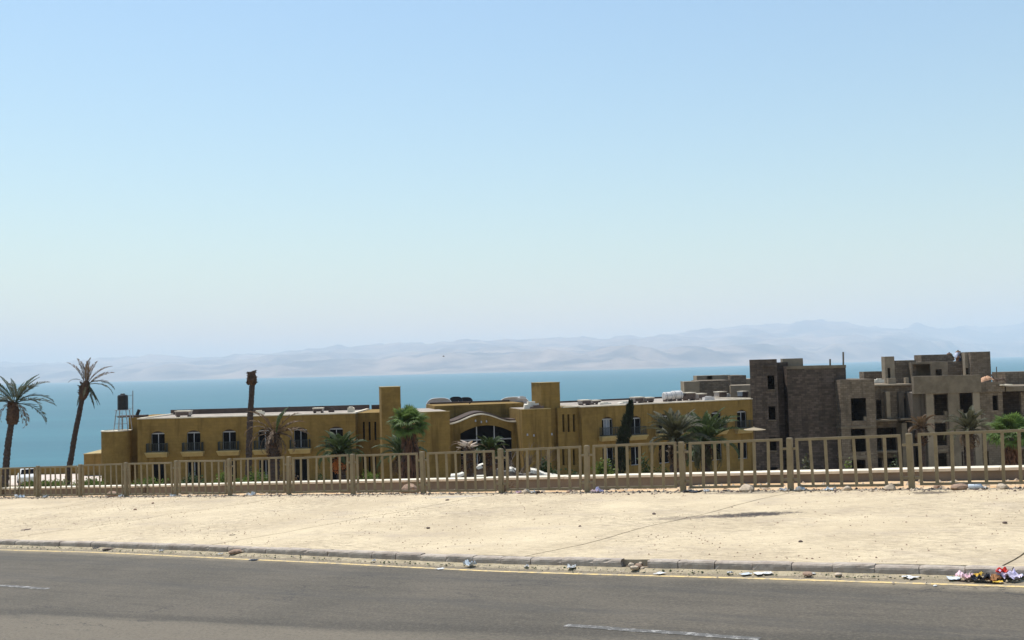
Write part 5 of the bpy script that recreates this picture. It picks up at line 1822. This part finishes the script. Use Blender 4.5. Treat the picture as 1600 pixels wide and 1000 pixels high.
cabin = cpart('cabin', loft([(-1.05, [(-.72, .9), (.72, .9), (.70, .92), (-.70, .92)]), (-.45, [(-.74, .9), (.74, .9), (.60, 1.38), (-.60, 1.38)]), (.85, [(-.74, .9), (.74, .9), (.60, 1.41), (-.60, 1.41)]), (1.55, [(-.70, .9), (.70, .9), (.62, 1.0), (-.62, 1.0)])]), m_car)
for sx in (-1, 1):
    for x0, x1 in ((-.55, .12), (.2, .95)):
        mb = MB(); mb.hexa([(x0, sx * .735, .94), (x1, sx * .735, .94), (x1, sx * .72, .94), (x0, sx * .72, .94), (x0 + .15 * (x0 < 0), sx * .638, 1.33), (x1, sx * .638, 1.33), (x1, sx * .61, 1.33), (x0 + .15 * (x0 < 0), sx * .61, 1.33)]); cpart('side_window', mb, m_glass, cabin)
mb = MB(); mb.quad((-1.02, -.62, .945), (-1.02, .62, .945), (-.50, .54, 1.36), (-.50, -.54, 1.36)); cpart('windscreen', mb, m_glass, cabin)
mb = MB(); mb.quad((1.53, .58, 1.03), (1.53, -.58, 1.03), (.93, -.54, 1.40), (.93, .54, 1.40)); cpart('rear_window', mb, m_glass, cabin)
for x in (-1.2, 1.2):
    for sy in (-1, 1):
        mb = MB(); mb.tube([(x, sy * .66, .3), (x, sy * .85, .3)], .3, 18); w_ = cpart('wheel', mb, m_tyre)
        mb = MB(); mb.tube([(x, sy * .851, .3), (x, sy * .862, .3)], .18, 14); cpart('rim', mb, m_metal, w_)
for sy in (-1, 1):
    mb = MB(); mb.box(-1.93, -1.84, sy * .6 - .13, sy * .6 + .13, .58, .70); cpart('headlight', mb, m_frame)

# ------------------------------------------------------------------ two people on the concrete roof
m_skin = plain('skin', (.22, .12, .075), .6, .1, 4, 0)
m_shirt = plain('pale_shirt', (.55, .57, .68), .8, .12, 4, .2)
m_trous = plain('blue_trousers', (.10, .13, .24), .85, .2, 4, .2)
m_dark = plain('dark_clothes', (.03, .03, .035), .85, .2, 4, .2)
m_hair = plain('dark_hair', (.012, .010, .009), .7, .2, 8, 0)
def person(label, loc, yaw, mats, pose=0):
    verts = [(0, 0, .96), (0, 0, 1.12), (0, .01, 1.32), (0, .01, 1.46), (0, 0, 1.53), (0, -.015, 1.60), (0, -.01, 1.69),
             (-.10, 0, .92), (-.11, -.01, .50), (-.12, .02, .10), (-.13, -.12, .04),
             (.10, 0, .92), (.12, .02, .50), (.13, .04, .10), (.15, -.10, .04),
             (-.19, .01, 1.42), (-.27, .02, 1.14), (-.25, -.12, .92), (-.24, -.17, .83),
             (.19, .01, 1.42), (.28, .0, 1.15), (.22 if pose else .30, -.18 if pose else -.04, 1.02 if pose else .90), (.14 if pose else .30, -.25 if pose else -.07, 1.05 if pose else .81)]
    edges = [(0, 1), (1, 2), (2, 3), (3, 4), (4, 5), (5, 6), (0, 7), (7, 8), (8, 9), (9, 10), (0, 11), (11, 12), (12, 13), (13, 14), (3, 15), (15, 16), (16, 17), (17, 18), (3, 19), (19, 20), (20, 21), (21, 22)]
    rad = [.15, .14, .165, .12, .058, .095, .085, .10, .068, .045, .04, .10, .068, .045, .04, .068, .047, .034, .03, .068, .047, .034, .03]
    me = bpy.data.meshes.new('body')
    me.from_pydata(verts, edges, [])
    tmp = bpy.data.objects.new('body_tmp', me); C.objects.link(tmp)
    sk = tmp.modifiers.new('skin', 'SKIN'); sb = tmp.modifiers.new('sub', 'SUBSURF'); sb.levels = 2; sb.render_levels = 2
    if not me.skin_vertices:
        me.attributes.new('skin_vertex', 'FLOAT_VECTOR', 'POINT') if False else None
        import bmesh
        bm = bmesh.new(); bm.from_mesh(me)
        lay = bm.verts.layers.skin.verify()
        for v, q in zip(bm.verts, rad):
            v[lay].radius = (q, q * (.72 if q > .11 else 1)); 
        bm.verts.ensure_lookup_table(); bm.verts[0][lay].use_root = True
        bm.to_mesh(me); bm.free()
    dg = bpy.context.evaluated_depsgraph_get()
    ev = bpy.data.meshes.new_from_object(tmp.evaluated_get(dg))
    bpy.data.objects.remove(tmp)
    for m in mats: ev.materials.append(m)
    for p in ev.polygons:
        z = p.center.z; x = abs(p.center.x)
        p.use_smooth = True
        if z > 1.51 or (x > .2 and z < .95) or (x > .12 and p.center.y < -.2 and z > .9): p.material_index = 0
        elif z > .93: p.material_index = 1
        else: p.material_index = 2
    root = thing('person', loc, label, 'person')
    root.rotation_euler.z = yaw
    o = bpy.data.objects.new('body', ev); C.objects.link(o); o.parent = root
    mb = MB()
    for j in range(7):
        for k in range(14):
            th_ = math.pi * .56 * j / 6; a = 2 * math.pi * k / 14
            rr_ = 1.0 if math.sin(a) > -.3 or j < 3 else .82
            mb.v.append((.098 * math.sin(th_) * math.cos(a) * rr_, .01 + .108 * math.sin(th_) * math.sin(a) * rr_, 1.665 + .112 * math.cos(th_)))
    for j in range(6):
        for k in range(14):
            mb.f.append((j * 14 + k, j * 14 + (k + 1) % 14, (j + 1) * 14 + (k + 1) % 14, (j + 1) * 14 + k)); mb.m.append(0)
    h = bpy.data.objects.new('hair', mb.mesh('hair', m_hair, True)); C.objects.link(h); h.parent = root
    nb = MB(); nb.add([(-.014, -.092, 1.615), (.014, -.092, 1.615), (0, -.122, 1.612), (0, -.098, 1.655)], ((0, 1, 2), (1, 3, 2), (3, 0, 2)))
    n_ = bpy.data.objects.new('nose', nb.mesh('nose', m_skin)); C.objects.link(n_); n_.parent = root
    return root
pz = at(1497, 546.8, 109.4)
person('person in a pale shirt and blue trousers standing on the concrete roof', (pz.x, 109.4, pz.z - 1.78), R(25), [m_skin, m_shirt, m_trous], 1)
pz2 = at(1483, 547, 113.4)
person('person in dark clothes whose head shows above the concrete roof wall', (pz2.x, 113.4, pz2.z - 1.78 - .22), R(-10), [m_skin, m_dark, m_dark])
# the roof decks they stand on
a, b = FD.uz(1481, 570, 6.2)[0], FD.uz(1516, 570, 6.2)[0]
mb = MB(); mb.fbox(FD, a, b, 6.4, 8.0, pz.z - 1.98, pz.z - 1.785); mb.build('roof_deck', m_beam, unf)
a, b = FD.uz(1465, 570, 10.1)[0], FD.uz(1500, 570, 10.1)[0]
mb = MB(); mb.fbox(FD, a, b, 10.05, 12.5, pz2.z - 2.20, pz2.z - 2.005); mb.build('roof_deck', m_beam, unf)

# ------------------------------------------------------------------ bird over the sea
bp = at(693, 557, 140)
bird = thing('bird', tuple(bp), 'tiny dark bird flying above the sea', 'bird')
mb = MB(); mb.tube([(bp.x - .14, bp.y, bp.z), (bp.x - .05, bp.y, bp.z + .02), (bp.x + .06, bp.y, bp.z + .02), (bp.x + .12, bp.y, bp.z + .03), (bp.x + .16, bp.y, bp.z + .02)], [.01, .04, .045, .03, .008], 8); mb.build('body', m_dark, bird)
for sy in (-1, 1):
    mb = MB(); mb.add([(bp.x + .05, bp.y + sy * .02, bp.z + .03), (bp.x - .05, bp.y + sy * .02, bp.z + .03), (bp.x - .06, bp.y + sy * .17, bp.z + .11), (bp.x - .1, bp.y + sy * .34, bp.z + .06), (bp.x + .03, bp.y + sy * .18, bp.z + .12)], ((0, 1, 2, 4), (4, 2, 3))); mb.build('wing', m_dark, bird)
# ------------------------------------------------------------------ stones and litter
m_stone = plain('pale_stone', (.46, .37, .27), .92, .25, 9, .5)
m_stone_b = plain('brown_stone', (.30, .20, .14), .92, .3, 9, .5)
m_paper = plain('white_paper', (.60, .59, .57), .8, .1, 10, 0)
m_plastic = plain('bluish_plastic', (.56, .60, .63), .4, .15, 10, 0, 0, .5)
m_purple = plain('white_purple_bag', (.66, .58, .74), .45, .35, 9, 0)
m_red = plain('red_wrapper', (.55, .03, .015), .4, .3, 8, 0)
m_pink = plain('pink_white_bag', (.74, .52, .55), .5, .3, 7, 0)
m_card = plain('brown_cardboard', (.34, .17, .075), .85, .3, 8, 0)
m_bag = plain('black_bag', (.012, .010, .016), .35, .3, 8, 0)
m_ywrap = plain('yellow_wrapper', (.70, .45, .06), .5, .3, 8, 0)

def stone_mesh(seed, sub=2):
    import bmesh
    r = random.Random(seed)
    bm = bmesh.new(); bmesh.ops.create_icosphere(bm, subdivisions=sub, radius=1)
    sx, sy, sz = r.uniform(.8, 1.2), r.uniform(.7, 1.0), r.uniform(.45, .75)
    off = r.uniform(0, 50)
    for v in bm.verts:
        k = 1 + .28 * noise.noise(v.co * 1.1 + Vector((off, 0, 0))) + .12 * noise.noise(v.co * 3 + Vector((0, off, 0)))
        v.co = Vector((v.co.x * sx * k, v.co.y * sy * k, max(-.35, v.co.z * sz * k)))
    me = bpy.data.meshes.new('stone'); bm.to_mesh(me); bm.free()
    return me
def crumple_mesh(seed, flat=.35, n=9, curl=.5):
    """a crumpled sheet"""
    r = random.Random(seed)
    mb = MB(); off = r.uniform(0, 90)
    for i in range(n + 1):
        for j in range(n + 1):
            x = -1 + 2 * i / n; y = -1 + 2 * j / n
            q = Vector((x * 1.3 + off, y * 1.3, off))
            k = 1 - .16 * abs(noise.noise(q * 1.7))
            z = flat * (abs(noise.noise(q)) * 1.5 + .5 * abs(noise.noise(q * 2.3)) + curl * max(0, abs(x) - .5))
            mb.v.append((x * k + .2 * noise.noise(q + Vector((5, 0, 0))), y * k * .8 + .2 * noise.noise(q + Vector((0, 7, 0))), .02 + z))
    for i in range(n):
        for j in range(n):
            a = i * (n + 1) + j
            mb.f.append((a, a + n + 1, a + n + 2, a + 1)); mb.m.append(0)
    return mb
def bottle_mesh():
    mb = MB()
    mb.tube([(-1, 0, .32), (-.95, 0, .32), (-.3, 0, .32), (-.25, 0, .30), (-.2, 0, .32), (.4, 0, .32), (.7, 0, .14), (.82, 0, .13), (1, 0, .13)], [.26, .32, .32, .28, .32, .32, .14, .11, .12], 12)
    return mb
stones = [stone_mesh(k) for k in range(6)]
crumps = [crumple_mesh(k, .78, 12, .15) for k in range(6)]
flats = [crumple_mesh(20 + k, .14, 8, .2) for k in range(4)]
def put(kind, px, py, size, m, label, seed=0, cat=None, h=PAV, yaw=None, name=None, zoff=0, fixed_n=None):
    s, n = ground_sn(px, py, h)
    if fixed_n: n = fixed_n
    r = random.Random(int(px * 3 + py * 7) + seed)
    yaw = r.uniform(0, 6.28) if yaw is None else yaw
    if n > 23.4:
        z = ground_z(s, n); M = Matrix.Translation((*Wp(s, n).xy, z + zoff)) @ Matrix.Rotation(yaw, 4, 'Z')
    else:
        M = road_matrix(s, n, h + zoff, yaw)
    if kind == 'stone':
        me = stones[r.randrange(6)].copy(); me.materials.append(m); nm = name or 'stone'
        M = M @ Matrix.Scale(size, 4) @ Matrix.Translation((0, 0, .28))
    elif kind == 'crumple':
        me = crumps[r.randrange(6)].mesh('paper', m); nm = name or 'crumpled_paper'; M = M @ Matrix.Scale(size * .84, 4)
    elif kind == 'flat':
        me = flats[r.randrange(4)].mesh('paper', m); nm = name or 'paper_scrap'; M = M @ Matrix.Scale(size, 4)
    elif kind == 'bottle':
        me = bottle_mesh().mesh('bottle', m); nm = name or 'plastic_bottle'; M = M @ Matrix.Scale(size, 4)
    o = bpy.data.objects.new(nm, me); C.objects.link(o); o.matrix_world = M
    return tag(o, label, cat or {'stone': 'stone', 'crumple': 'litter', 'flat': 'litter', 'bottle': 'bottle'}[kind], 'stones and litter along the road')

# along the kerb, left to right
put('stone', 210, 857, .085, m_stone, 'grey round stone leaning on the left part of the kerb', h=.02)
put('flat', 152, 856, .13, m_bag, 'dark flat wrapper in the grit left of the round kerb stone', h=.02, name='wrapper')
put('flat', 170, 858, .14, m_unit_d, 'dark torn strip in the grit just left of the round kerb stone', h=.02, name='wrapper')
put('crumple', 252, 861, .06, m_paper, 'white paper ball in the gutter right of the round stone', h=.02)
put('crumple', 345, 866, .06, m_paper, 'white paper ball left of the brown broken stone in the gutter', h=.02)
put('stone', 369, 865, .12, m_stone_b, 'brown broken stone in the gutter with pale top', h=.02)
put('stone', 381, 864, .075, m_stone, 'small cream stone touching the brown broken stone', h=.02)
put('flat', 396, 875, .09, m_bag, 'thin black strip lying on the yellow line', h=.006, name='rubber_strip')
put('crumple', 584, 877, .05, m_paper, 'small white scrap by the kerb right of the thin black strip', h=.02)
put('flat', 688, 889, .07, m_paper, 'white paper scrap lying on the road edge left of the bluish bag', h=.006)
put('crumple', 735, 884, .12, m_plastic, 'bluish clear plastic bag in the gutter', h=.02, name='plastic_bag')
put('crumple', 822, 886, .05, m_paper, 'tiny white crumple in the gutter right of the bluish bag', h=.02)
put('crumple', 893, 888, .09, m_paper, 'white crumpled paper left of the gap in the kerb', h=.02)
put('stone', 991, 890, .075, m_stone, 'round stone lying in the gap of the broken kerb', h=.03)
for k, (px, py, sz) in enumerate(((986, 884, .05), (997, 886, .06), (1001, 882, .05), (983, 880, .04), (1004, 889, .035))):
    put('stone', px, py, sz, m_stone_b if k % 2 else m_stone, ('rubble chip at the left of the broken kerb gap', 'brown rubble chip right of the round stone in the kerb gap', 'pale rubble chip at the right of the kerb gap', 'small brown chip high in the broken kerb gap', 'tiny pale chip at the right foot of the kerb gap')[k], h=.05, seed=k, name='rubble_chip')
put('flat', 1031, 896, .08, m_paper, 'white paper scrap just right of the kerb gap', h=.02)
put('crumple', 1141, 896, .05, m_paper, 'small white paper in the gutter, first right of the kerb gap scrap', h=.02)
put('flat', 1165, 897, .08, m_plastic, 'pale plastic scrap in the gutter near the kerb middle right', h=.02)
put('flat', 1193, 896, .12, m_paper, 'torn white paper strip in the gutter', h=.02)
put('stone', 1262, 899, .07, m_stone_b, 'brown flat stone in the gutter right of the torn paper strip', h=.02)
put('crumple', 1271, 897, .04, m_paper, 'white bit beside the brown flat stone in the gutter', h=.02)
put('stone', 1310, 899, .05, m_stone, 'pale stone in the gutter between flat stone and far right rubbish', h=.02)
put('flat', 1422, 902, .09, m_paper, 'white paper shreds in the gutter left of the rubbish heap', h=.02)
put('stone', 1461, 916, .022, m_paper, 'tiny white pebble on the asphalt below the yellow line at right', h=.005)
# the rubbish heap at the right
put('flat', 1490, 904, .10, m_plastic, 'clear plastic cup flattened at the left end of the rubbish heap', h=.02)
put('crumple', 1510, 905, .13, m_pink, 'pink and white bag in the rubbish heap', h=.02, name='plastic_bag')
put('crumple', 1533, 907, .13, m_bag, 'black bag in the middle of the rubbish heap', h=.02, name='plastic_bag')
put('crumple', 1550, 907, .12, m_card, 'brown crumpled carton right of the black bag', h=.02, name='carton')
put('crumple', 1529, 900, .07, m_ywrap, 'orange yellow wrapper on top of the black bag', h=.06, name='wrapper')
put('crumple', 1566, 895, .09, m_red, 'bright red wrapper on top of the rubbish heap', h=.10, name='wrapper')
put('flat', 1560, 902, .14, m_paper, 'dirty white sheet under the red wrapper', h=.03)
put('crumple', 1578, 905, .17, m_purple, 'white and purple plastic bag at the right of the rubbish heap', h=.02, name='plastic_bag')
put('flat', 1559, 909, .06, m_ywrap, 'small yellow wrapper below the red wrapper', h=.02, name='wrapper')
put('crumple', 1599, 903, .10, m_plastic, 'pale plastic piece at the right edge of the photo', h=.02)
# on the pavement
put('flat', 40, 828, .12, m_unit_d, 'dark curled strip on the pavement at far left', name='rubber_strip')
put('stone', 239, 787, .05, m_stone_b, 'dark stone on the pavement below the third left fence panel')
put('stone', 211, 797, .06, m_stone_b, 'dark stone on the left pavement, nearer than the other one')
put('flat', 363, 836, .06, m_unit_d, 'dark scrap on the pavement above the brown broken stone')
put('stone', 669, 826, .045, m_unit_d, 'dark pebble alone in the middle of the pavement')
put('stone', 699, 782, .05, m_unit_d, 'dark pebble on the pavement below the arched entrance')
put('stone', 1022, 804, .05, m_unit_d, 'dark pebble on the pavement left of the oil stain')
put('stone', 906, 823, .035, m_unit_d, 'tiny dark pebble on the pavement left of the diagonal joint')
put('stone', 1251, 847, .035, m_unit_d, 'tiny dark pebble on the pavement below the oil stain')
put('stone', 1570, 818, .045, m_unit_d, 'dark pebble on the pavement at the right edge')
# along the fence
def at_fence(kind, px, size, m, label, n=23.2, **k):
    # walk along the fence line at this column
    d = ray(px, 770)
    kk = n / (d.x * NV.x + d.y * NV.y)
    s = (d.x * TV.x + d.y * TV.y) * kk
    p = Wp(s, n, PAV)
    v = CM.transposed() @ (p - Vector((0, 0, EYE)))
    py = 500 - v.y / -v.z * FPX
    return put(kind, px, py, size, m, label, **k)
at_fence('crumple', 31, .22, m_plastic, 'grey white crumpled sheet at the fence foot, far left', name='plastic_bag')
at_fence('crumple', 71, .14, m_paper, 'white paper at the fence foot between the two leftmost posts')
at_fence('stone', 176, .22, m_stone_b, 'brown rock at the fence foot below the round turret', n=23.6)
at_fence('crumple', 189, .13, m_paper, 'white paper beside the fence post below the turret')
at_fence('crumple', 270, .13, m_paper, 'white litter beside the fence post below the first windows')
at_fence('crumple', 392, .16, m_paper, 'white litter at the fence foot below the pole-like palm')
at_fence('stone', 640, .30, m_stone_b, 'large brown rock at the fence foot below the bright fan palm', n=23.8)
at_fence('stone', 822, .13, m_stone, 'pale stone in the litter pile right of the entrance fence post')
at_fence('crumple', 834, .14, m_paper, 'white litter pile at the fence foot below the dead tree')
at_fence('crumple', 812, .12, m_pink, 'reddish wrapper at the fence foot below the entrance', name='wrapper')
at_fence('crumple', 842, .10, m_unit_d, 'dark rag beside the litter below the dead tree', name='rag')
at_fence('stone', 890, .10, m_stone_b, 'small stone at the fence foot below the right slit windows')
at_fence('crumple', 934, .17, m_purple, 'lilac plastic bag at the fence post below the cypress', name='plastic_bag')
at_fence('flat', 1083, .22, m_bag, 'flat dark panel at the fence foot below the date palms', name='panel')
at_fence('crumple', 1104, .10, m_paper, 'white crumple at the right end of the flat dark panel')
at_fence('stone', 1167, .20, m_stone, 'pale round rock at the fence foot below the stair tower')
at_fence('crumple', 1226, .13, m_paper, 'white litter left of the fence post below the blank concrete wall')
at_fence('crumple', 1249, .13, m_paper, 'white litter right of the fence post below the blank concrete wall')
at_fence('crumple', 1297, .15, m_plastic, 'grey plastic bag at the fence foot below the blank wall', name='plastic_bag')
at_fence('stone', 1325, .12, m_stone, 'flat pale stone right of the grey plastic bag')
at_fence('stone', 1391, .13, m_stone, 'pale block like stone left of the last fence post in view')
at_fence('stone', 1465, .13, m_stone_b, 'brown stone under the last fence panel', n=23.7)
at_fence('stone', 1501, .17, m_stone_b, 'larger brown stone under the last fence panel')
at_fence('bottle', 1527, .17, m_plastic, 'bluish plastic bottle under the last fence panel', yaw=.2)
at_fence('crumple', 1540, .10, m_paper, 'bright white bag right of the bluish bottle', name='plastic_bag')
at_fence('stone', 1566, .12, m_stone, 'pale stone at the far right fence foot')

# loose grit nobody could count
def grit(name, label, fn, count, m, smin, smax, seed):
    r = random.Random(seed)
    mb = MB()
    for i in range(count):
        p = fn(r)
        if p is None: continue
        sz = smin + (smax - smin) * r.random() ** 3
        a = r.uniform(0, 6.28)
        vs_ = []
        for k in range(4):
            vs_.append(p + Vector((math.cos(a + k * 1.57) * sz * r.uniform(.6, 1.1), math.sin(a + k * 1.57) * sz * r.uniform(.6, 1.1), 0)))
        vs_.append(p + Vector((r.uniform(-.3, .3) * sz, r.uniform(-.3, .3) * sz, sz * r.uniform(.5, .9))))
        mb.add(vs_, ((0, 1, 4), (1, 2, 4), (2, 3, 4), (3, 0, 4)))
    return tag(mb.build(name, m), label, 'gravel', kind='stuff')
def in_gutter(r):
    s = r.uniform(-32, 6)
    return Wp(s, kerb_n(s) - .02 - abs(r.gauss(0, .17)), .018)
def on_pavement(r):
    s = r.uniform(-34, 8); n = r.uniform(14.5, 23.4)
    if noise.noise(Vector((s * .35, n * .5, 4))) < r.uniform(-.3, .5): return None
    return Wp(s, n, PAV + .002)
def at_fence_foot(r):
    s = r.uniform(-45, 6); n = 23.25 + r.gauss(0, .22)
    q = Wp(s, n)
    return Vector((q.x, q.y, (SL * s + PAV if n < 23.4 else ground_z(s, n)) + .004))
def behind_fence(r):
    s = r.uniform(-45, 6); n = r.uniform(23.6, 26.8)
    q = Wp(s, n)
    return Vector((q.x, q.y, ground_z(s, n) + .01))
grit('gutter_grit', 'pale grit lying along the kerb', in_gutter, 2600, m_stone, .006, .028, 1)
grit('gutter_grit', 'dark olive grit lying along the kerb', in_gutter, 1300, m_bush_d, .008, .03, 2)
grit('pavement_grit', 'scattered dark grit on the pavement', on_pavement, 14000, m_stone_b, .006, .024, 3)
grit('fence_grit', 'pale stones along the fence foot', at_fence_foot, 3000, m_stone, .012, .07, 4)
grit('fence_grit', 'dark stones along the fence foot', at_fence_foot, 2200, m_unit_d, .012, .06, 5)
grit('earth_stones', 'stones on the orange earth behind the fence', behind_fence, 1500, m_stone, .02, .11, 6)
